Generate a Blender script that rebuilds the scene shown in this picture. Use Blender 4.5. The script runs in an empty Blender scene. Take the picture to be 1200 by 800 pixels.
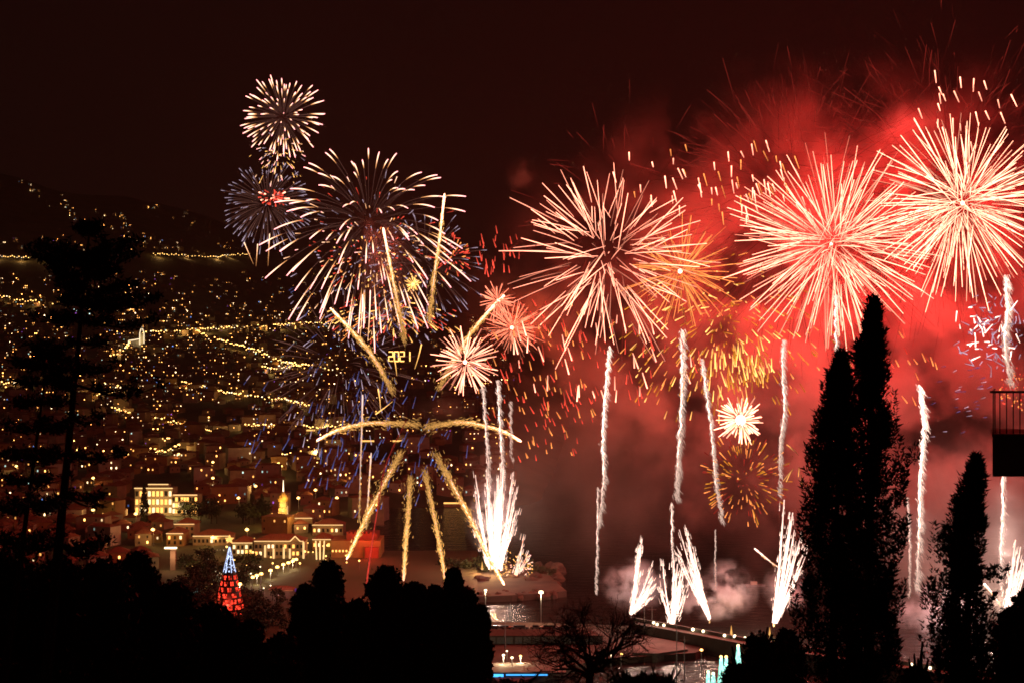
import bpy, math, random
from mathutils import Vector, noise, Matrix

# ------------------------------------------------------------------ camera, world, exposure
SC = bpy.context.scene
COL = SC.collection
F = 1200 * 50 / 36
CAMZ = 110.0
cam = bpy.data.cameras.new("camera")
cam.lens = 50; cam.sensor_width = 36; cam.clip_start = 0.5; cam.clip_end = 60000
camo = bpy.data.objects.new("camera", cam); COL.objects.link(camo)
camo.location = (0, 0, CAMZ); camo.rotation_euler = (math.pi / 2, 0, 0)
SC.camera = camo

W = bpy.data.worlds.new("World"); SC.world = W; W.use_nodes = True
bg = W.node_tree.nodes["Background"]
bg.inputs[0].default_value = (0.0046, 0.0013, 0.0010, 1)      # night cloud lit dull red by the town and the display
bg.inputs[1].default_value = 0.95
SC.view_settings.view_transform = 'Standard'
SC.view_settings.look = 'None'
SC.view_settings.gamma = 1
SC.view_settings.use_curve_mapping = False
SC.view_settings.exposure = 0
cy = SC.cycles
cy.volume_step_rate = 1.0
cy.volume_max_steps = 128
cy.volume_bounces = 1
cy.max_bounces = 4; cy.diffuse_bounces = 1; cy.glossy_bounces = 2; cy.transmission_bounces = 1
cy.sample_clamp_indirect = 6.0
cy.use_denoising = True
cy.filter_width = 1.7
cy.use_adaptive_sampling = True
cy.adaptive_threshold = 0.02

rnd = random.Random(11)
U = rnd.uniform

def P(px, py, D):
    """a point of the place: bearing and elevation read off the photo, at its own real distance D"""
    return Vector(((px - 600) / F * D, D, CAMZ - (py - 400) / F * D))

# ------------------------------------------------------------------ materials
def _mat(name):
    m = bpy.data.materials.new(name); m.use_nodes = True
    nt = m.node_tree; nt.nodes.clear()
    out = nt.nodes.new("ShaderNodeOutputMaterial")
    return m, nt, out

def surf(name, c1, c2=None, scale=1.0, rough=0.85, bump=0.0, metal=0.0, spec=0.3):
    m, nt, out = _mat(name)
    b = nt.nodes.new("ShaderNodeBsdfPrincipled")
    nt.links.new(b.outputs[0], out.inputs[0])
    b.inputs["Roughness"].default_value = rough
    b.inputs["Metallic"].default_value = metal
    b.inputs["Specular IOR Level"].default_value = spec
    tc = nt.nodes.new("ShaderNodeTexCoord")
    n = nt.nodes.new("ShaderNodeTexNoise"); n.inputs["Scale"].default_value = scale; n.inputs["Detail"].default_value = 5
    nt.links.new(tc.outputs["Object"], n.inputs["Vector"])
    r = nt.nodes.new("ShaderNodeValToRGB")
    c2 = c2 or tuple(v * 0.6 for v in c1)
    r.color_ramp.elements[0].position = 0.35; r.color_ramp.elements[0].color = (*c2, 1)
    r.color_ramp.elements[1].position = 0.65; r.color_ramp.elements[1].color = (*c1, 1)
    nt.links.new(n.outputs["Fac"], r.inputs[0]); nt.links.new(r.outputs[0], b.inputs["Base Color"])
    if bump:
        bm = nt.nodes.new("ShaderNodeBump"); bm.inputs["Strength"].default_value = bump
        nt.links.new(n.outputs["Fac"], bm.inputs["Height"]); nt.links.new(bm.outputs[0], b.inputs["Normal"])
    return m

def glow(name, col, strength=1.0):
    """something that gives off light; the mesh attribute 'burn_level' says how hot each point of it burns"""
    m, nt, out = _mat(name)
    e = nt.nodes.new("ShaderNodeEmission"); e.inputs[0].default_value = (*col, 1)
    a = nt.nodes.new("ShaderNodeAttribute"); a.attribute_name = "burn_level"
    mu = nt.nodes.new("ShaderNodeMath"); mu.operation = 'MULTIPLY'; mu.inputs[1].default_value = strength
    nt.links.new(a.outputs["Fac"], mu.inputs[0]); nt.links.new(mu.outputs[0], e.inputs[1])
    nt.links.new(e.outputs[0], out.inputs[0])
    m.cycles.emission_sampling = 'NONE'
    return m

def glow_tip(name, cols, strength):
    """a star whose colour turns as it burns out: the colour runs with the burn level"""
    m = glow(name, (1, 1, 1), strength); nt = m.node_tree
    r = nt.nodes.new("ShaderNodeValToRGB"); a = [n for n in nt.nodes if n.bl_idname == "ShaderNodeAttribute"][0]
    e = [n for n in nt.nodes if n.bl_idname == "ShaderNodeEmission"][0]
    r.color_ramp.elements[0].position = .3; r.color_ramp.elements[0].color = (*cols[0], 1)
    r.color_ramp.elements[1].position = 1.0; r.color_ramp.elements[1].color = (*cols[2], 1)
    x = r.color_ramp.elements.new(.72); x.color = (*cols[1], 1)
    nt.links.new(a.outputs["Fac"], r.inputs[0]); nt.links.new(r.outputs[0], e.inputs[0])
    return m

M = dict(
    star=glow("burning_star_red_white", (1, .31, .19), 6),
    starhot=glow("burning_star_cream", (1, .38, .23), 6.5),
    coral=glow("burning_star_coral", (1, .24, .13), 3),
    starred=glow("burning_star_red", (1, .08, .045), 1.6),
    gold=glow("burning_star_gold", (1, .48, .12), 3.2),
    orange=glow("burning_star_orange", (1, .30, .07), 2.2),
    amber=glow("burning_star_amber", (1, .38, .03), 1.1),
    trailw=glow("burning_trail_white", (1, .66, .52), 4.5),
    white=glow("burning_star_white", (1, .62, .50), 6),
    blue=glow("burning_star_blue", (.25, .29, .85), .42),
    bluew=glow("burning_star_bluewhite", (.85, .62, .80), .85),
    tipwarm=glow_tip("burning_star_warm_tip", ((1, .40, .13), (1, .58, .36), (1, .32, .32)), 4.2),
    ember=glow("dying_ember", (1, .075, .05), .5),
    smoketrail=glow("faint_spent_trail", (.5, .2, .15), .32),
    lamp=glow("sodium_lamp", (1, .52, .13), 7),
    lampw=glow("white_lamp", (1, .76, .45), 4),
    winA=glow("amber_window", (1, .42, .09), 2.8),
    winB=glow("pale_window", (1, .68, .34), 2.3),
    winC=glow("cool_window", (.55, .85, .75), .8),
    winD=glow("blue_lit_window", (.15, .35, 1.0), .8),
    winE=glow("violet_lit_window", (.5, .12, .9), .6),
    net_red=glow("red_light_net", (1, .045, .02), 1.6),
    net_blue=glow("bluewhite_light_net", (.55, .66, 1), 1.9),
    net_teal=glow("teal_white_light_net", (.35, .95, .75), 1.5),
    strip=glow("warm_light_strip", (1, .58, .22), 1.7),
    bluesign=glow("blue_light_strip", (.07, .42, 1), 1.6),
    wall=surf("render_cream", (.34, .27, .18), (.24, .19, .13), .3),
    wallp=surf("render_pink", (.30, .19, .14), (.22, .14, .10), .3),
    wallw=surf("render_white", (.44, .40, .33), (.33, .30, .25), .3),
    wallo=surf("render_ochre", (.32, .20, .08), (.25, .15, .06), .3),
    roof=surf("terracotta_tile", (.28, .11, .06), (.18, .07, .04), 1.5, bump=.3),
    dark=surf("dark_glass", (.02, .02, .025), (.01, .01, .012), 1, rough=.15),
    metal=surf("grey_metal", (.25, .25, .26), (.18, .18, .19), 3, rough=.5, metal=.4),
    concrete=surf("concrete", (.15, .13, .115), (.09, .078, .07), .25, bump=.2),
    paving=surf("paving", (.085, .068, .055), (.04, .033, .028), .09, bump=.1),
    rock=surf("rock", (.10, .075, .055), (.045, .035, .03), .25, bump=.6),
    ground=surf("hillside_ground", (.10, .085, .05), (.045, .05, .025), .02, bump=.3),
    bark=surf("bark", (.05, .037, .028), (.025, .02, .015), 4, bump=.5),
    leaf=surf("dark_foliage", (.045, .055, .025), (.025, .035, .015), 1.2, rough=.75),
    needle=surf("conifer_foliage", (.03, .042, .022), (.018, .028, .015), 2, rough=.75),
    redtone=surf("red_lit_wall_and_car_red", (.28, .07, .045), (.2, .05, .035), .3),  # on the fort, red light put into the wall colour; on cars, their own red
    hull=surf("boat_hull", (.12, .12, .13), (.08, .08, .09), 1),
    balc=surf("balcony_render", (.30, .24, .18), (.24, .19, .14), 2),
    iron=surf("railing_iron", (.03, .028, .027), (.02, .02, .02), 5, rough=.5),
)

def water_mat():
    m, nt, out = _mat("harbour_water")
    b = nt.nodes.new("ShaderNodeBsdfPrincipled"); nt.links.new(b.outputs[0], out.inputs[0])
    b.inputs["Base Color"].default_value = (.012, .014, .014, 1); b.inputs["Roughness"].default_value = .16
    b.inputs["IOR"].default_value = 1.33
    tc = nt.nodes.new("ShaderNodeTexCoord")
    mp = nt.nodes.new("ShaderNodeMapping"); mp.inputs["Scale"].default_value = (.10, .22, .1)
    nt.links.new(tc.outputs["Object"], mp.inputs[0])
    n = nt.nodes.new("ShaderNodeTexNoise"); n.inputs["Scale"].default_value = 1.0; n.inputs["Detail"].default_value = 4; n.inputs["Roughness"].default_value = .55
    nt.links.new(mp.outputs[0], n.inputs["Vector"])
    bp = nt.nodes.new("ShaderNodeBump"); bp.inputs["Strength"].default_value = .85; bp.inputs["Distance"].default_value = 1.8
    nt.links.new(n.outputs["Fac"], bp.inputs["Height"]); nt.links.new(bp.outputs[0], b.inputs["Normal"])
    return m
M['water'] = water_mat()

def smoke_mat(name, dens, nscale, lo, hi, col=(.9, .85, .82), inner=.35, step=1.0, floor=0.0, detail=4):
    """smoke: noise density that thins out towards the edge of its own cloud (object space)"""
    m, nt, out = _mat(name)
    N, L = nt.nodes.new, nt.links.new
    tc = N("ShaderNodeTexCoord")
    ln = N("ShaderNodeVectorMath"); ln.operation = 'LENGTH'; L(tc.outputs["Object"], ln.inputs[0])
    fo = N("ShaderNodeMapRange"); fo.interpolation_type = 'SMOOTHSTEP'
    fo.inputs["From Min"].default_value = inner; fo.inputs["From Max"].default_value = .97
    fo.inputs["To Min"].default_value = 1; fo.inputs["To Max"].default_value = 0
    L(ln.outputs["Value"], fo.inputs["Value"])
    geo = N("ShaderNodeNewGeometry")
    n = N("ShaderNodeTexNoise"); n.inputs["Scale"].default_value = nscale; n.inputs["Detail"].default_value = detail
    n.inputs["Roughness"].default_value = .6
    L(geo.outputs["Position"], n.inputs["Vector"])
    r = N("ShaderNodeMapRange"); r.inputs["From Min"].default_value = lo; r.inputs["From Max"].default_value = hi
    r.inputs["To Min"].default_value = floor; r.inputs["To Max"].default_value = 1
    L(n.outputs["Fac"], r.inputs["Value"])
    m1 = N("ShaderNodeMath"); m1.operation = 'MULTIPLY'; L(fo.outputs[0], m1.inputs[0]); L(r.outputs[0], m1.inputs[1])
    m2 = N("ShaderNodeMath"); m2.operation = 'MULTIPLY'; L(m1.outputs[0], m2.inputs[0]); m2.inputs[1].default_value = dens
    v = N("ShaderNodeVolumePrincipled"); v.inputs["Color"].default_value = (*col, 1)
    L(m2.outputs[0], v.inputs["Density"]); v.inputs["Anisotropy"].default_value = .1
    L(v.outputs[0], out.inputs["Volume"])
    m.cycles.volume_step_rate = step
    return m

# ------------------------------------------------------------------ object helpers
def tag(o, label=None, cat=None, group=None, kind=None):
    if label: o["label"] = label
    if cat: o["category"] = cat
    if group: o["group"] = group
    if kind: o["kind"] = kind
    return o

def thing(name, label, cat, loc, group=None, rz=0.0):
    o = bpy.data.objects.new(name, None); COL.objects.link(o)
    o.location = loc; o.rotation_euler = (0, 0, rz); o.empty_display_size = 1
    return tag(o, label, cat, group)

class MB:
    def __init__(s): s.v = []; s.f = []; s.h = []; s.mi = []
    def box(s, lo, hi, mi=0, heat=1.0):
        b = len(s.v)
        for z in (lo[2], hi[2]):
            for x, y in ((lo[0], lo[1]), (hi[0], lo[1]), (hi[0], hi[1]), (lo[0], hi[1])):
                s.v.append((x, y, z)); s.h.append(heat)
        for q in ((3, 2, 1, 0), (4, 5, 6, 7), (0, 1, 5, 4), (1, 2, 6, 5), (2, 3, 7, 6), (3, 0, 4, 7)):
            s.f.append(tuple(b + i for i in q)); s.mi.append(mi)
        return s
    def poly(s, pts, mi=0, heat=1.0):
        b = len(s.v)
        for p in pts: s.v.append(tuple(p)); s.h.append(heat)
        s.f.append(tuple(range(b, b + len(pts)))); s.mi.append(mi)
        return s
    def prism(s, pts, z0, z1, mi=0):
        """a flat outline (x, y) raised from z0 to z1"""
        n = len(pts); b = len(s.v)
        for z in (z0, z1):
            for p in pts: s.v.append((p[0], p[1], z)); s.h.append(1)
        s.f.append(tuple(b + n + i for i in range(n))); s.mi.append(mi)
        for i in range(n):
            j = (i + 1) % n
            s.f.append((b + i, b + j, b + n + j, b + n + i)); s.mi.append(mi)
        return s
    def tube(s, pts, rad, sides=5, heat=None, mi=0):
        n = len(pts); b = len(s.v)
        if not isinstance(rad, (list, tuple)): rad = [rad] * n
        if heat is None: heat = [1.0] * n
        prev = None
        for i, p in enumerate(pts):
            d = (pts[min(i + 1, n - 1)] - pts[max(i - 1, 0)])
            if d.length < 1e-9: d = Vector((0, 0, 1))
            d.normalize()
            u = d.cross(Vector((0, 1, 0)) if abs(d.y) < .9 else Vector((1, 0, 0))); u.normalize(); w = d.cross(u)
            for k in range(sides):
                a = 2 * math.pi * k / sides
                q = p + (u * math.cos(a) + w * math.sin(a)) * rad[i]
                s.v.append((q.x, q.y, q.z)); s.h.append(heat[i])
        for i in range(n - 1):
            for k in range(sides):
                j = (k + 1) % sides
                s.f.append((b + i * sides + k, b + i * sides + j, b + (i + 1) * sides + j, b + (i + 1) * sides + k)); s.mi.append(mi)
        s.f.append(tuple(b + k for k in range(sides))[::-1]); s.mi.append(mi)
        s.f.append(tuple(b + (n - 1) * sides + k for k in range(sides))); s.mi.append(mi)
        return s
    def lathe(s, c, prof, sides=12, mi=0, heat=1.0):
        """profile [(radius, z)] turned about the upright through c"""
        b = len(s.v)
        for r, z in prof:
            for k in range(sides):
                a = 2 * math.pi * k / sides
                s.v.append((c[0] + r * math.cos(a), c[1] + r * math.sin(a), c[2] + z)); s.h.append(heat)
        for i in range(len(prof) - 1):
            for k in range(sides):
                j = (k + 1) % sides
                s.f.append((b + i * sides + k, b + i * sides + j, b + (i + 1) * sides + j, b + (i + 1) * sides + k)); s.mi.append(mi)
        s.f.append(tuple(b + k for k in range(sides))[::-1]); s.mi.append(mi)
        s.f.append(tuple(b + (len(prof) - 1) * sides + k for k in range(sides))); s.mi.append(mi)
        return s
    def ball(s, c, r, mi=0, heat=1.0, n=6):
        pr = [(max(.001, r * math.sin(math.pi * i / n)), -r * math.cos(math.pi * i / n)) for i in range(n + 1)]
        return s.lathe(c, pr, 8, mi, heat)
    def gable(s, x0, x1, y0, y1, z, h, over=.4, mi=0):
        """hipped tile roof"""
        x0 -= over; x1 += over; y0 -= over; y1 += over
        ym = (y0 + y1) / 2; ins = min((y1 - y0) / 2, (x1 - x0) / 2.2)
        A = [(x0, y0, z), (x1, y0, z), (x1, y1, z), (x0, y1, z)]
        R = [(x0 + ins, ym, z + h), (x1 - ins, ym, z + h)]
        b = len(s.v); s.v += A + R; s.h += [1] * 6
        for q in ((0, 1, 5, 4), (1, 2, 5), (2, 3, 4, 5), (3, 0, 4), (3, 2, 1, 0)):
            s.f.append(tuple(b + i for i in q)); s.mi.append(mi)
        return s
    def build(s, name, mats, parent=None, world=True, smooth=False):
        off = Vector((0, 0, 0))
        if parent is not None and world:
            o = parent
            while o is not None: off += Vector(o.location); o = o.parent
        me = bpy.data.meshes.new(name)
        me.from_pydata([(a - off.x, b - off.y, c - off.z) for a, b, c in s.v], [], s.f)
        at = me.attributes.new("burn_level", 'FLOAT', 'POINT'); at.data.foreach_set("value", s.h)
        if not isinstance(mats, (list, tuple)): mats = [mats]
        for m in mats: me.materials.append(m)
        me.polygons.foreach_set("material_index", s.mi)
        if smooth: me.polygons.foreach_set("use_smooth", [True] * len(s.f))
        me.update()
        o = bpy.data.objects.new(name, me); COL.objects.link(o)
        if parent is not None: o.parent = parent
        return o

def light(name, loc, col, power, radius=.5, parent=None):
    l = bpy.data.lights.new(name, 'POINT'); l.color = col; l.energy = power; l.shadow_soft_size = radius
    o = bpy.data.objects.new(name, l); COL.objects.link(o)
    if parent is not None:
        o.parent = parent; loc = Vector(loc) - Vector(parent.location)
    o.location = loc
    return o

def spline(pts, n):
    """Catmull-Rom through 3D points"""
    q = [pts[0] * 2 - pts[1]] + list(pts) + [pts[-1] * 2 - pts[-2]]
    out = []
    segs = len(pts) - 1
    for i in range(n):
        t = i / (n - 1) * segs; k = min(int(t), segs - 1); t -= k
        a, b, c, d = q[k:k + 4]
        out.append(.5 * ((2 * b) + (c - a) * t + (2 * a - 5 * b + 4 * c - d) * t * t + (3 * b - a - 3 * c + d) * t ** 3))
    return out

def ss(a, b, x):
    t = min(1, max(0, (x - a) / (b - a))); return t * t * (3 - 2 * t)

def rdir():
    while True:
        v = Vector((U(-1, 1), U(-1, 1), U(-1, 1)))
        if .05 < v.length < 1: return v.normalized()

# ------------------------------------------------------------------ terrain
PROF = [(600, 3), (850, 6), (1050, 11), (1400, 30), (1800, 62), (2300, 118), (2900, 205), (3500, 325), (4200, 480), (5000, 700), (5400, 720), (6500, 560), (9000, 400)]
def prof(D):
    if D <= PROF[0][0]: return PROF[0][1]
    for (a, za), (b, zb) in zip(PROF, PROF[1:]):
        if D <= b: return za + (zb - za) * (D - a) / (b - a)
    return PROF[-1][1]
def side(px):
    t = [(0, 1.0), (150, .87), (290, .66), (420, .45), (560, .25), (680, .08)]
    if px <= 0: return 1.0
    for (a, sa), (b, sb) in zip(t, t[1:]):
        if px <= b: return sa + (sb - sa) * (px - a) / (b - a)
    return .05
def terrain(x, y):
    D = max(y, 1.0); px = 600 + F * x / D
    if D < 440:
        if y < 3: return 108.3
        z = 108.3 - .42 * (min(y, 250) - 3)
        return max(z, 4.5) if y < 250 else max(2.5, 7 - (y - 250) * .02)
    z = prof(D)
    s = side(px); k = ss(1200, 3600, D)
    z *= (1 - k) + k * s
    amp = ss(1100, 4000, D) * 70
    p = Vector((x / 700, y / 700, 3.1))
    z += amp * (noise.noise(p) + .5 * noise.noise(p * 2.3))
    land = 1 - ss(425, 460, px)
    if D < 720: land = max(land, (1 - ss(560, 568, px)))
    elif D < 740: land = max(land, (1 - ss(560, 568, px)) * (1 - ss(720, 740, D)))
    land = max(land, ss(900, 1000, D) * (1 - ss(560, 690, px)))
    land = max(land, 1 - ss(440, 460, D))
    return -6 + (z + 6) * land

def hit(px, py, d0=560, d1=6500):
    """where the sight line through px, py meets the hillside"""
    D = d0
    while D < d1:
        p = P(px, py, D)
        if p.z <= terrain(p.x, p.y):
            a, b = D - D * .012, D
            for _ in range(12):
                m = (a + b) / 2; q = P(px, py, m)
                if q.z <= terrain(q.x, q.y): b = m
                else: a = m
            return P(px, py, b)
        D *= 1.012
    return None

def make_terrain():
    mb = MB()
    Ds = [-60, -20, -5, 2, 3, 5, 9, 16]
    while Ds[-1] < 9000: Ds.append(Ds[-1] * (1.035 if Ds[-1] < 700 else 1.022))
    us = [-2.2, -1.8, -1.4, -1.1, -.9, -.75, -.65, -.55, -.48] + [-.42 + i * .0052 for i in range(110)] + [.2, .3, .4, .5, .6, .8, 1, 1.3, 1.7, 2.2]
    for D in Ds:
        for u in us:
            x = u * max(D, 60)
            if D < 60: x = u * 60
            y = D
            z = terrain(x, y)
            mb.v.append((x, y, z)); mb.h.append(1)
    n = len(us)
    for i in range(len(Ds) - 1):
        for j in range(n - 1):
            mb.f.append((i * n + j, i * n + j + 1, (i + 1) * n + j + 1, (i + 1) * n + j)); mb.mi.append(0)
    o = mb.build("terrain", M['ground'], smooth=True)
    tag(o, kind='structure')
make_terrain()
sea = MB().poly([(-12000, 430, 0), (20000, 430, 0), (20000, 30000, 0), (-12000, 30000, 0)]).build("sea", M['water'])
tag(sea, kind='structure')

# ------------------------------------------------------------------ harbour: mole, quay, breakwater
def flat(pxs, z=0):
    return [P(px, py, 1) for px, py in pxs] and [((px - 600) / F * ((CAMZ - z) * F / (py - 400)), (CAMZ - z) * F / (py - 400)) for px, py in pxs]

mole = MB(); mole.prism(flat([(380, 663), (560, 664), (640, 670), (664, 692), (600, 697), (420, 702), (380, 702)], 2.6), -3, 2.6)
tag(mole.build("mole", M['paving']), kind='structure')
quay = MB(); quay.prism(flat([(520, 727), (640, 729), (742, 733), (830, 757), (815, 764), (700, 772), (560, 812), (500, 812)], 2.2), -3, 2.2)
tag(quay.build("quay", M['paving']), kind='structure')
strip = MB(); strip.prism(flat([(522, 733), (650, 733), (712, 738), (705, 743), (640, 740), (522, 741)], 2.6), 2.2, 2.75)
tag(strip.build("quay_road", M['concrete']), kind='structure')

def breakwater():
    a = (P(745, 735, 1).x * 0, 0)
    L0 = flat([(742, 727), (800, 737), (880, 752), (1000, 770), (1120, 787), (1330, 815)], 7)
    root = thing("breakwater", "long low stone breakwater wall curving along the harbour edge under the fountains", "breakwater", (L0[0][0], L0[0][1], 0))
    body = MB()
    n = len(L0)
    front = [(x, y) for x, y in L0]; back = [(x + 1.5, y + 7) for x, y in L0]
    body.prism(front + back[::-1], -3, 6)
    body.build("body", M['concrete'], root)
    par = MB(); par.prism([(x + .4, y + 5) for x, y in L0] + [(x + .6, y + 5.8) for x, y in L0][::-1], 6, 7.2)
    par.build("parapet", M['concrete'], root)
    for px, py in ((766, 731), (770, 733), (778, 734), (812, 739), (824, 741), (849, 746), (861, 747), (873, 749), (1068, 780), (1078, 782), (1090, 784)):
        D = 103 * F / (py - 396 - 4)
        lp = P(px, py - 2, D + 3)
        MB().ball(lp, .55, 0, 1.0 if px not in (812, 861) else 1.8).build("deck_light", M['lampw'], root)
    MB().prism(flat([(742, 742), (800, 752), (806, 760), (770, 765), (742, 764)], 3), -3, 3).build("landing_stage", M['concrete'], root)
breakwater()

# rocky islet at the mole head
def rocks():
    root = thing("rocky_islet", "dark rocky mound at the end of the mole under the white fountain", "islet", P(590, 690, 655))
    root.location.z = 0
    for i in range(46):
        px = U(548, 655); top = 668 + abs(px - 585) * .22 + U(-3, 8)
        D = U(640, 690); c = P(px, top + 12, D); r = U(2.2, 5.2)
        mb = MB(); mb.ball((c.x, c.y, max(c.z - 2, 0)), r, n=5)
        mb.v = [(x + noise.noise(Vector((x, y, z)) * .5) * r * .45, y, z * .95 + noise.noise(Vector((z, x, y)) * .4) * r * .35) for x, y, z in mb.v]
        mb.build("boulder", M['rock'], root)
    for i in range(44):
        px = 530 + i * 3.0 + U(-1, 1); D = (CAMZ - 1.5) * F / (696 + U(-2, 3) - 400 - max(0, px - 640) * .3); c = P(px, 0, D); r = U(1.1, 2.4)
        mb = MB(); mb.ball((c.x, D, .9), r, n=5)
        mb.v = [(x + noise.noise(Vector((x, y, z)) * .8) * r * .5, y, z + noise.noise(Vector((z, x, y)) * .7) * r * .4) for x, y, z in mb.v]
        mb.build("boulder", M['rock'], root)
rocks()
def islet_bush(px, D, hh):
    c = P(px, 0, D); root = thing("shrub", "dark low shrub on the rocky islet beside the white fountain", "shrub", (c.x, D, 2.4), "shrubs on the rocky islet")
    MB().tube([Vector((c.x, D, 1.5)), Vector((c.x, D, 2.4 + hh * .6))], [.2, .08], 5).build("trunk", M['bark'], root)
    mb = MB()
    for j in range(5): leaf_quads(mb, Vector((c.x + U(-2, 2), D + U(-1.5, 1.5), 2.4 + hh * U(.35, .8))), (2.2, 2, hh * .4), 60, .8, .7)
    mb.build("crown", M['leaf'], root)

def pole_lamp(px, ytop, D, label, mat='lampw', zb=2.5, r=.55, arms=0, power=0, group=None, base=None):
    top = P(px, ytop, D)
    root = thing("lamp_post", label, "lamp post", (top.x, top.y, zb if base is None else base), group)
    MB().tube([Vector((top.x, top.y, root.location.z)), Vector((top.x, top.y, top.z))], [.16, .1], 6).build("pole", M['metal'], root)
    MB().lathe((top.x, top.y, top.z), [(.12, -.05), (r, .1), (r * .9, r), (.1, r * 1.25)], 8).build("lamp_head", M[mat], root)
    if arms:
        MB().tube([Vector((top.x - arms, top.y, top.z - .2)), Vector((top.x + arms, top.y, top.z - .2))], .09, 5).build("crossarm", M['metal'], root)
    if power: light("lamp_light", (top.x, top.y - .9, top.z - .6), (1, .75, .42), power, .3, root)
    return root

pole_lamp(634, 695, 545, "tall lamp post with bright yellow-white head on the quay beside the water", r=.95, power=6000)
pole_lamp(569, 692, 560, "short white lamp post at the edge of the tree clump by the water", r=.6, power=2500)
pole_lamp(590, 768, 470, "white lamp on the quay just above the blue canopy", r=.5, power=2500)
pole_lamp(600, 771, 468, "pinkish white quay lamp right of another above the blue canopy", r=.5)
pole_lamp(610, 769, 472, "small amber quay lamp right of the pair above the blue canopy", 'lamp', r=.45, power=2000)
pole_lamp(594, 763, 480, "faint white lamp behind the quay lamps, on the road", r=.35)
pole_lamp(716, 764, 470, "amber lamp post seen through the right half of the bare tree", 'lamp', r=.5, power=1800)
pole_lamp(728, 767, 466, "amber lamp post just right of another behind the bare tree", 'lamp', r=.5)
pole_lamp(822, 762, 456, "amber lamp on a thin post standing before the bright basin water", 'lamp', r=.5)
for px, yt, D, lab in ((793, 715, 465, "tall thin mast standing in the basin before the landing stage"),
                       (802, 745, 462, "shorter thin mast right of the tall one in the basin"),
                       (755, 706, 520, "thin mast with crossbar behind the breakwater's left end"),
                       (764, 710, 520, "thin mast right of the crossbar mast on the breakwater"),
                       (598, 706, 560, "faint slim mast in the lit orange water"),
                       (592, 728, 500, "dark street mast on the quay left of the lamp post")):
    t = P(px, yt, D)
    root = thing("mast", lab, "mast", (t.x, t.y, 0))
    MB().tube([Vector((t.x, t.y, 0)), t], [.2, .1], 6).build("pole", M['metal'], root)
    MB().tube([t + Vector((-1.6, 0, -1.2)), t + Vector((1.6, 0, -1.2))], .08, 5).build("crossarm", M['metal'], root)

def cone_tree(px, ytop, ybot, D, hw, lab, seed):
    R = random.Random(seed)
    b = P(px, ybot, D); t = P(px, ytop, D); h = t.z - b.z; r = hw / F * D
    root = thing("light_cone", lab, "light cone", b, "lit cone trees on the waterfront")
    MB().lathe(b, [(r, 0), (r * .5, h * .5), (.06, h)], 10).build("wire_frame", M['needle'], root)
    net = MB()
    for i in range(170):
        q = R.random() ** .8; a = R.uniform(0, 2 * math.pi); rr = r * (1 - q) + .08
        p = Vector((b.x + rr * math.cos(a), b.y + rr * math.sin(a), b.z + q * h))
        s = R.uniform(.12, .3)
        net.box((p.x - s, p.y - s, p.z - s * 1.6), (p.x + s, p.y + s, p.z + s * 1.6), 0, R.uniform(.3, 1.6) * (.5 + q))
    o = net.build("light_net", M['net_teal'], root); tag(o, kind='stuff')
    MB().ball(t, .45).build("finial", M['lamp'], root)
cone_tree(865, 756, 812, 430, 6.5, "tallest teal and white light cone at the right of the waterfront group", 1)
cone_tree(851, 769, 812, 432, 4.5, "slim light cone just left of the tallest one", 2)
cone_tree(845, 769, 812, 434, 4.5, "slim light cone left of its twin in the waterfront group", 3)
cone_tree(836, 789, 818, 428, 3.5, "small low light cone left of the slim pair", 4)
cone_tree(830, 787, 818, 429, 3.2, "lowest light cone at the left end of the waterfront group", 5)

def canopy():
    a = P(561, 782, 462); b = P(662, 779, 470)
    root = thing("market_canopy", "blue lit flat canopy along the quay in front of the bare tree", "canopy", ((a.x + b.x) / 2, 466, 2.3))
    MB().box((a.x, 458, a.z - 1.0), (b.x, 472, a.z - .5)).build("roof", M['concrete'], root)
    MB().box((a.x + .2, 457.7, a.z - 2.6), (P(590, 0, 458).x, 457.95, a.z - 1.05), 0, 1.3).build("light_strip", M['bluesign'], root)
    MB().box((P(593, 0, 458).x, 457.7, a.z - 1.5), (b.x - 6, 457.95, a.z - 1.05), 0, .9).build("light_strip", M['bluesign'], root)
    MB().box((P(568, 0, 458).x, 456.2, a.z - 4.8), (P(587, 0, 458).x, 456.6, a.z - 4.1), 0, .6).build("light_strip", M['bluesign'], root)
    for px in (563, 585, 610, 635, 655):
        x = P(px, 0, 465).x
        MB().tube([Vector((x, 465, 2.2)), Vector((x, 465, a.z - 1))], .2, 6).build("post", M['metal'], root)
canopy()

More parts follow.
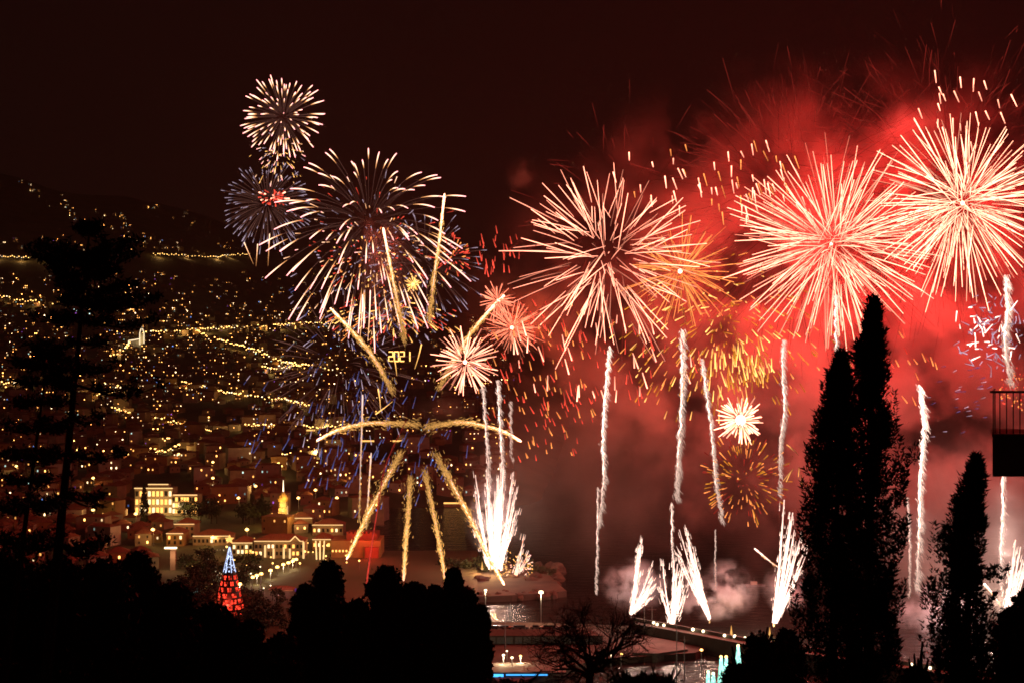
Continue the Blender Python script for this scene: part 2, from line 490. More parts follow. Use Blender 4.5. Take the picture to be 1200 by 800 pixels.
def quay_shed():
    y0 = (CAMZ - 4) * F / (748 - 400); a = P(540, 0, y0).x; b = P(706, 0, y0).x
    root = thing("quay_shed", "long low dark shed with a shallow roof along the quay behind the bare tree", "shed", ((a + b) / 2, y0, 2.2))
    MB().box((a, y0, 1.9), (b, y0 + 9, 5.2)).build("wall", M['concrete'], root)
    MB().gable(a, b, y0, y0 + 9, 5.22, 1.3, .5).build("roof", M['paving'], root)
    n = 16
    for i in range(n):
        x = a + (i + .5) * (b - a) / n
        MB().box((x - 1.3, y0 - .1, 2.3), (x + 1.3, y0 - .01, 4.6)).build("shutter", M['metal'], root)
quay_shed()
def parked(px, py, mat, lab, rz):
    D = Dg2(py); c = P(px, 0, D); root = thing("parked_car", lab, "car", (c.x, D, 2.75), "cars parked on the quay road", rz)
    MB().prism([(-2.1, -.8), (2.1, -.8), (2.2, -.5), (2.2, .5), (2.1, .8), (-2.1, .8), (-2.2, .5), (-2.2, -.5)], .3, .85).build("body", M[mat], root, world=False)
    MB().prism([(-1.3, -.7), (.9, -.7), (.9, .7), (-1.3, .7)], .852, 1.4).build("cabin", M['dark'], root, world=False)
    for x in (-1.3, 1.3):
        for y in (-.78, .78): MB().tube([Vector((x, y - .1, .32)), Vector((x, y + .1, .32))], .32, 8).build("wheel", M['iron'], root, world=False)
def Dg2(py): return (CAMZ - 2.75) * F / (py - 400)
for i, px in enumerate((578, 586, 593, 606, 613, 628, 641, 648, 662)):
    parked(px, 736.5, ['hull', 'wallw', 'redtone', 'metal'][i % 4], ['dark', 'pale', 'red', 'grey'][i % 4] + " car parked on the lit quay road before the water", U(-.1, .1))

def boat():
    c = P(885, 683, 640); c.z = 0
    root = thing("motor_boat", "small dark boat on the open water right of the white smoke", "boat", c)
    mb = MB(); hw = 4.6
    ring = [(-hw, -1.1), (hw * .55, -1.2), (hw, 0), (hw * .55, 1.2), (-hw, 1.1)]
    mb.prism([(c.x + x, c.y + y) for x, y in ring], -.3, .9); mb.build("hull", M['hull'], root)
    MB().box((c.x - 2, c.y - .8, .9), (c.x + .8, c.y + .8, 2.1)).build("cabin", M['wallw'], root)
    MB().tube([Vector((c.x - .5, c.y, 2.1)), Vector((c.x - .5, c.y, 4))], .06, 5).build("mast", M['metal'], root)
boat()

def Dg(py, z=3.5):
    """distance at which flat ground of height z is seen at row py"""
    return (CAMZ - z) * F / (py - 400)

# ------------------------------------------------------------------ the town: landmarks
def facade_windows(root, x0, x1, y, z0, z1, nx, nz, mat_of, w=1.3, h=1.8, name="window"):
    for i in range(nx):
        for k in range(nz):
            cx = x0 + (i + .5) * (x1 - x0) / nx; cz = z0 + (k + .5) * (z1 - z0) / nz
            mt = mat_of(i, k)
            if mt is None: continue
            MB().box((cx - w / 2, y - .12, cz - h / 2), (cx + w / 2, y - .02, cz + h / 2)).build(name, M[mt], root)

def hotel():
    D = 850; a = P(158, 570, D); b = P(231, 574, D); g = terrain(a.x, D)
    m = P(190, 570, D).x
    root = thing("grand_hotel", "long white hotel lit by bright roof lines and lit bays, beside a dark cypress", "hotel", ((a.x + b.x) / 2, D, g))
    zr = P(0, 572, D).z; zr2 = P(0, 580, D).z
    MB().box((a.x, D, g - 2), (m + 6, D + 14, zr)).build("wall", M['wall'], root)
    MB().box((m + 6.01, D + .5, g - 2), (b.x, D + 14, zr2)).build("wing", M['wall'], root)
    MB().box((a.x - .3, D - .3, zr), (m + 6.3, D - .05, zr + .5), 0, 1).build("light_strip", M['strip'], root)
    MB().box((m + 6.5, D + .2, zr2), (b.x, D + .45, zr2 + .5), 0, 1).build("light_strip", M['strip'], root)
    MB().box((P(172, 0, D).x, D + 3, zr + .6), (P(196, 0, D).x, D + 10, zr + 2.0)).build("penthouse", M['wall'], root)
    MB().box((P(172, 0, D).x, D + 2.7, zr + 2.0), (P(196, 0, D).x, D + 2.95, zr + 2.5)).build("light_strip", M['strip'], root)
    R = random.Random(3)
    facade_windows(root, a.x, m + 6, D, P(0, 602, D).z, zr - .6, 9, 3, lambda i, k: R.choice(['winA', 'winA', 'dark', 'winB']), 1.5, 3.0)
    facade_windows(root, m + 6, b.x, D + .5, P(0, 602, D).z, zr2 - .6, 9, 3, lambda i, k: R.choice(['winA', 'dark', 'winA', 'winB' if i < 5 else 'dark']), 1.3, 2.4)
    for px, pw in ((165, 9000), (185, 9000), (205, 8000), (225, 6000)):
        p = P(px, 596, D - 10); light("lamp_light", p, (1, .62, .22), pw * .5, .4, root)
hotel()

def cathedral():
    D = 803; c = P(332, 600, D); g = terrain(c.x, D); k = D / F
    root = thing("church_tower", "tall square church tower with golden lit dome and thin spire", "tower", (c.x, D, g))
    zb = P(0, 606, D).z
    MB().box((c.x - 5.2 * k * 1.0, D - 2.6, g - 2), (c.x + 5.2 * k, D + 2.6, zb + 11 * k)).build("tower_shaft", M['wall'], root)
    MB().lathe((c.x, D, zb + 11 * k), [(3.1, 0), (3.3, .5), (2.6, .7), (2.4, 3.6), (2.6, 3.9)], 8).build("belfry", M['wall'], root)
    MB().lathe((c.x, D, zb + 11 * k + 3.9), [(2.9, 0), (3.2, 1.2), (2.9, 2.6), (2.0, 4.0), (.7, 5.2), (.25, 5.6)], 12).build("dome", M['wallo'], root, smooth=True)
    MB().tube([Vector((c.x, D, zb + 11 * k + 9.4)), P(332, 562, D)], [.35, .08], 6).build("spire", M['lampw'], root)
    for dz in (-2, 3.4):
        MB().box((c.x - .6, D - 2.75, zb + dz), (c.x + .6, D - 2.62, zb + dz + 2.6)).build("window", M['winA'], root)
    MB().box((c.x + 5.4 * k, D - 2.4, zb - 2), (c.x + 6.2 * k, D - 2.0, zb + 7), 0, .6).build("light_strip", M['strip'], root)
    light("lamp_light", (c.x - 1, D - 8, zb + 7), (1, .56, .12), 9000, .3, root)
    light("lamp_light", (c.x + 3, D - 7, zb + 12), (1, .60, .15), 5000, .3, root)
cathedral()

def outlined(name, lab, px0, px1, ytop, ybot, D, pediment=None, wallm='wall', lit=.5, strips=(), nwin=(8, 2)):
    a = P(px0, ytop, D); b = P(px1, ytop, D); g = terrain((a.x + b.x) / 2, D); zt = a.z
    root = thing(name, lab, "building", ((a.x + b.x) / 2, D, g))
    MB().box((a.x, D, min(g, P(0, ybot, D).z) - 2), (b.x, D + 13, zt)).build("wall", M[wallm], root)
    MB().gable(a.x, b.x, D, D + 13, zt + .02, 3.0, .5).build("roof", M['roof'], root)
    segs = [(a.x, b.x)]
    if pediment:
        p0, p1, ph = pediment; x0 = P(p0, 0, D).x; x1 = P(p1, 0, D).x; xm = (x0 + x1) / 2; zh = zt + ph * D / F
        pm = MB(); pm.prism([(x0, D - .3), (x1, D - .3), (x1, D + .4), (x0, D + .4)], zt + .05, zt + .1)
        pm = MB()
        pm.poly([(x0, D - .35, zt), (x1, D - .35, zt), (xm, D - .35, zh)]); pm.poly([(x0, D + .3, zt), (xm, D + .3, zh), (x1, D + .3, zt)])
        pm.poly([(x0, D - .35, zt), (xm, D - .35, zh), (xm, D + .3, zh), (x0, D + .3, zt)]); pm.poly([(x1, D - .35, zt), (x1, D + .3, zt), (xm, D + .3, zh), (xm, D - .35, zh)])
        pm.build("pediment", M[wallm], root)
        for q0, q1 in (((x0, zt), (xm, zh)), ((xm, zh), (x1, zt))):
            MB().tube([Vector((q0[0], D - .6, q0[1] + .2)), Vector((q1[0], D - .6, q1[1] + .2))], .22, 4).build("light_strip", M['strip'], root)
        segs = [(a.x, x0), (x1, b.x)]
    for s0, s1 in segs:
        if s1 - s0 > .5: MB().box((s0, D - .8, zt + .05), (s1, D - .55, zt + .45), 0, .8).build("light_strip", M['strip'], root)
    for px, y0, y1 in strips:
        x = P(px, 0, D).x
        MB().box((x - .45, D - 1.2, P(0, y1, D).z), (x + .45, D - .8, P(0, y0, D).z), 0, .8).build("light_strip", M['strip'], root)
    R = random.Random(px0)
    zw0 = max(g + .6, P(0, ybot, D).z)
    facade_windows(root, a.x, b.x, D, zw0, zt - .6, nwin[0], nwin[1], lambda i, k: R.choice(['winA', 'winB']) if R.random() < lit else 'dark', 1.1, 1.7)
    light("lamp_light", (P((px0 + px1) / 2, 0, D).x, D - 9, zt + 2), (1, .55, .16), 2300, .4, root)
    return root
outlined("palace", "pale palace with lit roof line and small lit pediment on the waterfront street", 298, 356, 634, 655, Dg(655), (340, 352, 6), strips=((311, 638, 652), (321, 642, 658), (333, 640, 656), (340, 642, 656), (356, 634, 656)), nwin=(12, 2), lit=.35)
outlined("long_market_hall", "low long hall with a bright eaves line right below the church tower", 226, 270, 628, 640, Dg(641), nwin=(9, 1), lit=.25)
outlined("corner_house", "narrow pale house with lit eaves left of the palace roof line", 272, 296, 636, 652, Dg(652), nwin=(5, 2), lit=.4, wallm='wallw')
outlined("arcade_house", "yellow floodlit square house with a dark tiled roof left of the tall cone tree", 195, 215, 625, 641, Dg(642), wallm='wallo', nwin=(3, 2), lit=.2)
outlined("terrace_house", "pink two storey house behind the yellow floodlit house", 204, 228, 614, 636, Dg(634), wallm='wallp', nwin=(4, 2), lit=.12)
outlined("tiled_villa", "tiled villa with lit eaves just right of the church tower", 337, 366, 607, 622, Dg(623, 5), wallm='wall', nwin=(6, 1), lit=.4)
outlined("stepped_villa", "wide cream villa with bright roof line behind the red lit fort", 366, 402, 615, 628, Dg(630), wallm='wall', nwin=(7, 1), lit=.3)
outlined("quay_house", "low ochre house between the light bars and the red lit fort", 366, 388, 632, 646, Dg(646), wallm='wallo', nwin=(4, 1), lit=.4)

def fort():
    D = 698; a = P(388, 628, D); b = P(446, 628, D); g = 3
    root = thing("harbour_fort", "red lit fort with crenellated walls at the harbour edge", "fort", ((a.x + b.x) / 2, D, g))
    z1 = P(0, 633, D).z; z2 = P(0, 626, D).z
    MB().box((a.x, D, -3), (b.x, D + 20, z1)).build("wall", M['wallo'], root)
    MB().box((P(405, 0, D).x, D + 4, z1), (b.x - 2, D + 18, z2)).build("keep", M['redtone'], root)  # red floodlighting is tinted into the colour of keep, bastion and teeth
    MB().box((P(428, 0, D).x, D - 2, -3), (P(444, 0, D).x, D - .01, P(0, 640, D).z)).build("bastion", M['redtone'], root)
    cr = MB()
    x = P(405, 0, D).x
    while x < b.x - 3: cr.box((x, D + 4, z2), (x + .9, D + 4.6, z2 + .9)); x += 1.9
    cr.build("battlement_teeth", M['redtone'], root)
    facade_windows(root, a.x, P(408, 0, D).x, D, P(0, 650, D).z, P(0, 640, D).z, 5, 1, lambda i, k: 'winA', .8, 1.0)
    light("lamp_light", (P(425, 0, D).x, D - 3, z1 + 4), (1, .05, .02), 2600, .3, root)
    light("lamp_light", (P(437, 0, D).x, D - 8, z1 - 3), (1, .05, .02), 3000, .3, root)
    light("lamp_light", (P(395, 0, D).x, D - 10, z1 + 3), (1, .45, .14), 1800, .3, root)
fort()

for i, px in enumerate((370, 374, 378)):
    D = 688; t = P(px + i, 633, D); b = P(px + 1, 655, D)
    root = thing("light_pylon", ["left", "middle", "right"][i] + " of three bright upright light bars before the palace", "light pylon", (b.x, D, 3))
    MB().tube([Vector((b.x, D, 2.5)), b], .2, 6).build("pole", M['metal'], root)
    MB().tube([b, t], [.35, .3], 6).build("light_tube", M['strip'], root)

def plaza_cross():
    D = Dg(668); t = P(203, 641, D); root = thing("beacon_column", "pink concrete column with a lit crossbar below the yellow house", "column", (t.x, D, 4))
    MB().box((t.x - 1.2, D - 1, 2), (t.x + 1.2, D + 1, t.z - .6)).build("shaft", M['wallp'], root)
    MB().box((P(193, 0, D).x, D - .8, t.z - .5), (P(207, 0, D).x, D + .8, t.z + .1)).build("crossbar", M['lampw'], root)
    light("lamp_light", (t.x, D - 5, t.z - 4), (1, .6, .3), 1500, .3, root)
plaza_cross()

def xmas():
    D = 560; b = P(269, 732, D); t = P(269.5, 639, D); h = t.z - b.z; R = 21 / F * D
    root = thing("cone_christmas_tree", "tall cone tree of red lights with blue-white top and yellow star", "christmas tree", (b.x, D, 3))
    MB().lathe((b.x, D, b.z), [(R, 0), (R * .5, h * .5), (.05, h)], 16).build("frame_cone", M['iron'], root)
    MB().tube([Vector((b.x, D, 2)), Vector((b.x, D, b.z))], 1.0, 8).build("mast", M['metal'], root)
    q = random.Random(5)
    def panel(mb, q0, q1, a0, a1, heat):
        pts = []
        for qq, aa in ((q0, a0), (q0, a1), (q1, a1), (q1, a0)):
            rr = R * (1 - qq) + .18
            pts.append((b.x + rr * math.cos(aa), D + rr * math.sin(aa), b.z + h * qq))
        mb.poly(pts, 0, heat)
    rows = 9
    for k in range(rows):
        q0 = .66 * k / rows; q1 = q0 + .66 / rows * .72
        nn = 10 if k < 5 else 8
        for i in range(nn):
            a0 = 2 * math.pi * (i + (k % 2) * .5 + q.uniform(-.12, .12)) / nn
            mb = MB()
            for j in range(3):
                for l in range(2):
                    aa = a0 + j * .13 + q.uniform(-.04, .04); qa = q0 + (q1 - q0) * l / 2
                    panel(mb, qa, qa + (q1 - q0) * .42, aa, aa + .08 + .09 * q.random(), q.choice([.15, .5, .9, 1.8]))
            mb.build("light_panel", M['net_red'], root)
    top = MB()
    for i in range(150):
        qq = q.uniform(.67, .985); a = q.uniform(0, 2 * math.pi); da = q.uniform(.12, .35); dq = q.uniform(.008, .02)
        panel(top, qq, qq + dq, a, a + da, q.uniform(.4, 1.4))
    tag(top.build("light_net", M['net_blue'], root), kind='stuff')
    for i in range(6):
        a = 2 * math.pi * i / 6
        MB().tube([Vector((b.x + (R * .33 + .1) * math.cos(a), D + (R * .33 + .1) * math.sin(a), b.z + h * .67)), Vector((b.x + .15 * math.cos(a), D + .15 * math.sin(a), b.z + h * .985))], .12, 4).build("light_string", M['net_blue'], root)
    st = MB(); c = P(269, 631.5, D); pf = []
    for i in range(10):
        rr = 1.9 if i % 2 == 0 else .85; a = math.pi / 2 + i * math.pi / 5
        pf.append((c.x + rr * math.cos(a), c.z + rr * math.sin(a)))
    st.poly([(x, D - .25, z) for x, z in pf]); st.poly([(x, D + .25, z) for x, z in pf[::-1]])
    for i in range(10):
        j = (i + 1) % 10
        st.poly([(pf[i][0], D - .25, pf[i][1]), (pf[i][0], D + .25, pf[i][1]), (pf[j][0], D + .25, pf[j][1]), (pf[j][0], D - .25, pf[j][1])])
    st.h = [.55] * len(st.h)
    st.build("star", M['gold'], root)
    light("lamp_light", (b.x, D - 6, b.z + h * .3), (1, .06, .03), 7000, .3, root)
xmas()

# small fabric of the promenade: lamp row, pavilion, masts
for i, (px, py) in enumerate(((281, 685), (296, 677), (301, 675), (306, 673), (317, 669), (325, 665), (332, 662), (338, 660), (343, 658), (347, 656))):
    D = Dg(py + 9)
    pole_lamp(px, py, D, "globe lamp in the curving row along the promenade", 'lamp', zb=3, r=.85, power=1300 if i % 2 == 0 else 0, group="globe lamps along the promenade")
for px, py, lab in ((309, 689, "tall slim light mast on the promenade, its white head over the plaza"), (317, 686, "slim mast left of the violet pavilion"), (327, 692, "short white lamp mast in front of the violet pavilion"), (294, 672, "dark slim mast left of the plaza masts"), (305, 664, "dark slim mast behind the globe lamps"), (336, 708, "small white lamp low on the plaza by the tree clump")):
    pole_lamp(px, py, 600, lab, zb=3, r=.32)
def pavilion():
    D = 610; c = P(329, 694, D)
    root = thing("plaza_pavilion", "small orange pavilion with violet light on the plaza beside slim masts", "pavilion", (c.x, D, 3))
    MB().box((c.x - 5, D, 2), (c.x + 5, D + 6, c.z + 1.3)).build("wall", M['wallo'], root)
    MB().gable(c.x - 5, c.x + 5, D, D + 6, c.z + 1.35, 1.2, .5).build("roof", M['roof'], root)
    MB().box((c.x + 6.2, D - 1, c.z - 1), (c.x + 6.8, D - .6, c.z + 2), 0, .35).build("light_strip", M['winE'], root)
    light("lamp_light", (c.x, D - 5, c.z + 2), (.9, .35, .35), 1800, .3, root)
pavilion()
R0 = random.Random(21)
for i in range(13):
    px = R0.uniform(222, 262); py = 700 - (px - 225) * .9 + R0.uniform(-26, 8) ; D = R0.uniform(575, 640)
    D = Dg(py + R0.uniform(5, 9)); p = P(px, py, D); g = terrain(p.x, p.y)
    root = thing("string_light_tree", "small garden tree wrapped in pale fairy lights left of the tall cone tree", "tree", (p.x, p.y, g), "fairy light trees in the gardens")
    MB().tube([Vector((p.x, p.y, g - .5)), p], .15, 5).build("trunk", M['bark'], root)
    mb = MB()
    for k in range(9): mb.ball(p + Vector((R0.gauss(0, 1.3), R0.gauss(0, 1.3), R0.gauss(0, .9))), .15, 0, R0.uniform(.08, .5), 3)
    tag(mb.build("fairy_lights", M['lampw' if i % 6 else 'winC'], root), kind='stuff')

# small lamps of the waterfront gardens and streets
gl = MB(); gl.tube([Vector((0, 0, -.5)), Vector((0, 0, 3.6))], [.1, .07], 5, mi=0); gl.ball((0, 0, 4.0), .42, 1, .55, 5)
go = gl.build("garden_lamp", [M['metal'], M['lamp']]); glm = go.data; bpy.data.objects.remove(go)
RG = random.Random(63)
for i in range(64):
    px = RG.uniform(222, 440); py = RG.uniform(640, 672) if px > 360 else RG.uniform(640, 700)
    if 300 < px < 356 and py < 662 or (388 < px and py < 658): continue
    p = P(px, 0, Dg(py)); g = terrain(p.x, p.y)
    o = bpy.data.objects.new("garden_lamp", glm); COL.objects.link(o); o.location = (p.x, p.y, g); k = RG.uniform(.7, 1.25); o.scale = (k, k, k)
    tag(o, "small amber lamp on a short post in the waterfront gardens and streets", "lamp", "small lamps of the waterfront gardens")
    if i % 6 == 0: light("lamp_light", (p.x, p.y - 1.5, g + 4), (1, .55, .18), 700, .3)

# the 2021 sign on the hillside
def sign2021():
    c = hit(470, 424); D = c.y - 6; k = D / F
    root = thing("year_sign", "big lit sign reading 2021 on the dark hillside", "sign", c)
    SEG = {'2': "abged", '0': "abcdef", '1': "bc"}
    w, h = 5.0 * k, 11 * k
    zt = P(0, 412, D).z
    for i, ch in enumerate("2021"):
        x0 = P(455.5 + i * 6.6, 0, D).x
        pt = dict(tl=(x0, zt), tr=(x0 + w, zt), ml=(x0, zt - h / 2), mr=(x0 + w, zt - h / 2), bl=(x0, zt - h), br=(x0 + w, zt - h))
        E = dict(a=('tl', 'tr'), b=('tr', 'mr'), c=('mr', 'br'), d=('bl', 'br'), e=('ml', 'bl'), f=('tl', 'ml'), g=('ml', 'mr'))
        mb = MB()
        for s in SEG[ch]:
            p, q = pt[E[s][0]], pt[E[s][1]]
            mb.tube([Vector((p[0], D, p[1])), Vector((q[0], D, q[1]))], .62 * k, 4)
        mb.h = [1.1] * len(mb.h)
        mb.build("numeral", M['gold'], root)
    for xx in (456, 470, 481):
        x = P(xx, 0, D).x
        MB().tube([Vector((x, D + .9, terrain(x, D) - 2)), Vector((x, D + .9, zt))], .25, 5).build("support_post", M['metal'], root)
sign2021()

# ------------------------------------------------------------------ street lamps in strings over the hillside
STR = [
    ("the level string across the upper slope, left of the pine", [(-30, 302), (0, 301), (40, 303), (92, 306)], 4.2),
    ("the wavy string across the upper slope right of the pine", [(180, 298), (210, 299), (250, 301), (265, 299), (292, 298)], 4.0),
    ("the short string behind the left branches of the pine", [(-20, 346), (0, 349), (30, 354), (62, 357)], 4.2),
    ("the long level string below the fireworks' left edge", [(168, 392), (235, 388), (300, 384), (345, 381), (400, 378)], 4.2),
    ("the string dropping diagonally under the long level one", [(228, 388), (248, 398), (275, 406), (300, 414), (330, 426), (352, 431), (405, 437)], 4.2),
    ("the short string beside the blue-lit house", [(308, 434), (335, 433), (358, 430)], 4.4),
    ("the middle string sloping down towards the harbour", [(213, 450), (250, 459), (280, 465), (330, 471), (362, 478)], 4.6),
    ("the lower string sloping away right of the pine", [(132, 481), (168, 490), (215, 500), (250, 508)], 4.6),
    ("the short bright curve above the hotel", [(174, 515), (186, 519), (199, 518)], 3.6),
    ("the second bright curve above the hotel", [(177, 530), (195, 531), (211, 524)], 3.6),
    ("the straight double row left of the arching comet", [(288, 501), (320, 502), (360, 503), (398, 503)], 4.2),
    ("the zigzag road above the church tower", [(300, 561), (314, 556), (306, 550), (322, 548), (334, 541), (326, 538), (340, 534)], 3.6),
    ("the hairpin behind the pine trunk", [(95, 464), (118, 465), (142, 463), (138, 456), (122, 452)], 3.8),
    ("the short level string at the far left of the slope", [(-20, 453), (0, 452), (22, 453)], 3.8),
    ("the short zigzag under the arching comet", [(362, 527), (372, 533), (366, 538), (372, 545)], 3.6),
    ("the small lit hill church road behind the pine", [(130, 421), (146, 412), (152, 406)], 4.0),
]
lamp_meshes = {}
def lamp_mesh(kind):
    if kind not in lamp_meshes:
        mb = MB(); mb.tube([Vector((0, 0, -3)), Vector((0, 0, 7))], [.15, .09], 5, mi=0)
        mb.tube([Vector((0, 0, 7)), Vector((0, -1.2, 7.4))], .07, 4, mi=0)
        mb.lathe((0, -1.2, 7.0), [(.2, .5), (.75, .1), (.7, -.35), (.1, -.6)], 7, mi=1)
        o = mb.build("street_lamp", [M['metal'], M[kind]])
        lamp_meshes[kind] = o.data; bpy.data.objects.remove(o)
    return lamp_meshes[kind]
LMP = []
for desc, pts, step in STR:
    pts3 = [Vector((a, b, 0)) for a, b in pts]
    L = sum((b - a).length for a, b in zip(pts3, pts3[1:]))
    n = int(L / (step * .62))
    for i, q in enumerate(spline(pts3, n)):
        h = hit(q.x + U(-.4, .4), q.y + U(-.6, .6) + 4)
        if h is not None: LMP.append((h.y, i, h, desc))
LMP.sort(key=lambda t: t[0])
fl = MB()
for nl, (D, i, h, desc) in enumerate(LMP):
    kind = 'lamp' if rnd.random() < .9 else 'lampw'; k = min(1.4, max(.75, D / 1500)) * U(.75, 1.2); rz = U(-.6, .6)
    if nl < 290:
        o = bpy.data.objects.new("street_lamp", lamp_mesh(kind)); COL.objects.link(o)
        o.location = h; o.rotation_euler = (0, 0, rz); o.scale = (k, k, k)
        tag(o, "street lamp in " + desc, "street lamp", "street lamps in " + desc)
    else:
        fl.tube([h + Vector((0, 0, -3)), h + Vector((0, 0, 7 * k))], .13, 4, mi=0)
        fl.lathe(h + Vector((0, -1.2 * k, 7 * k)), [(.2 * k, .5 * k), (.75 * k, .1 * k), (.7 * k, -.35 * k), (.1 * k, -.6 * k)], 6, 1 if kind == 'lamp' else 2)
    if i % 11 == 3:
        light("lamp_light", h + Vector((0, -2.5, 7 * k - 1.5)), (1, .54, .16), 7000 * max(1, D / 1500), .4)
o = fl.build("distant_street_lights", [M['metal'], M['lamp'], M['lampw']]); tag(o, "strings of far street lights across the upper slope", kind='stuff')
print("street lamps", nl)

# ------------------------------------------------------------------ houses on the hillside
WALLS = ['wall', 'wallp', 'wallw', 'wallo']; WN = ['cream', 'pink', 'white', 'ochre']
def lit_kind(R):
    t = R.random()
    return 'winA' if t < .56 else 'winB' if t < .83 else 'winC' if t < .93 else 'winD' if t < .975 else 'winE'
def house_spec(R):
    tall = R.random() < .22
    w = R.uniform(7, 12) if not tall else R.uniform(11, 20)
    h = R.uniform(4, 6.5) if not tall else R.uniform(8, 14)
    return dict(tall=tall, w=w, d=R.uniform(8, 11), h=h, wall=R.randrange(4), nlit=R.choice([0, 1, 1, 2, 2]) if not tall else R.choice([2, 3, 4, 5]))
def house_windows(sp, R, far=1.0):
    nx = max(2, int(sp['w'] / 3)); nz = max(1, int(sp['h'] / 3.1)); out = []
    cells = [(i, k) for i in range(nx) for k in range(nz)]; R.shuffle(cells)
    for n, (i, k) in enumerate(cells[:sp['nlit'] + 2]):
        out.append((-sp['w'] / 2 + (i + .5) * sp['w'] / nx, .4 + (k + .5) * (sp['h'] - .4) / nz, lit_kind(R) if n < sp['nlit'] else 'dark', R.choice([.35, .6, 1, 1.5, 2.6])))
    return out
def zone(px, py):
    if py < 312: return "high on the dark ridge"
    if px < 210 and py < 560: return "on the slope seen through the pine"
    if py < 385: return "on the upper slope under the wavy lamp string"
    if px > 400: return "on the slope behind the comets"
    if py < 455: return "between the diagonal lamp string and the long level one"
    if py < 515: return "below the middle lamp string"
    if py < 562: return "above the hotel and the church tower"
    return "in the lower town round the hotel"
SPOTS = []
def clear(px, py): return not (150 < px < 236 and 556 < py < 612) and not (322 < px < 345 and 555 < py < 625) and not (440 < px < 500 and 402 < py < 430)
RH = random.Random(77)
while len(SPOTS) < 3000:
    px = RH.uniform(-60, 600); py = RH.uniform(320, 640)
    w = .35 if py < 365 else .8 if py < 395 else 1.0 if py < 470 else .9 if py < 520 else .6
    if px > 330: w *= 1 - .7 * ss(320, 500, px)
    if 470 < py < 500 and 220 < px < 300: w *= .2
    if py > 585 and px > 380: w = 0
    if py > 600 and px > 240: w = 0
    c = noise.noise(Vector((px / 40, py / 22, 1.7)))
    w *= .5 + 1.3 * max(0, c + .25)
    if RH.random() > w or not clear(px, py): continue
    SPOTS.append((px, py))
for x0, y0, x1, y1, n, sp in ((20, 214, 80, 245, 12, 5), (80, 250, 190, 290, 40, 9), (60, 236, 150, 262, 14, 6), (180, 285, 235, 296, 12, 5), (168, 243, 200, 256, 5, 5), (208, 255, 240, 270, 9, 4), (240, 268, 270, 292, 6, 5), (0, 285, 60, 297, 8, 4), (40, 280, 110, 292, 12, 4)):
    for i in range(n):
        t = RH.random(); SPOTS.append((x0 + (x1 - x0) * t + RH.gauss(0, sp), y0 + (y1 - y0) * t + RH.gauss(0, sp * .7)))
for i in range(150):
    SPOTS.append((RH.uniform(-30, 440), RH.uniform(596, 640)))
for i in range(40):
    SPOTS.append((RH.uniform(-30, 230), RH.uniform(636, 668)))
SPOTS = [q for q in SPOTS if not (q[1] > 594 and ((192 < q[0] < 320 and q[1] < 627) or (224 < q[0] < 300 and q[1] < 660) or (296 < q[0] < 362 and q[1] > 626) or (q[0] > 360 and q[1] > 612) or (186 < q[0] < 232 and q[1] < 672)))]
HS = []
for px, py in SPOTS:
    h = hit(px, py, 620)
    if h is not None and h.z > 1: HS.append((h.y, px, py, h))
HS.sort()
far_mb = MB(); far_keys = ['wall', 'wallp', 'wallw', 'wallo', 'roof', 'dark', 'winA', 'winB', 'winC', 'winD', 'winE']
ki = {k: i for i, k in enumerate(far_keys)}
near_n = 0; taken = []
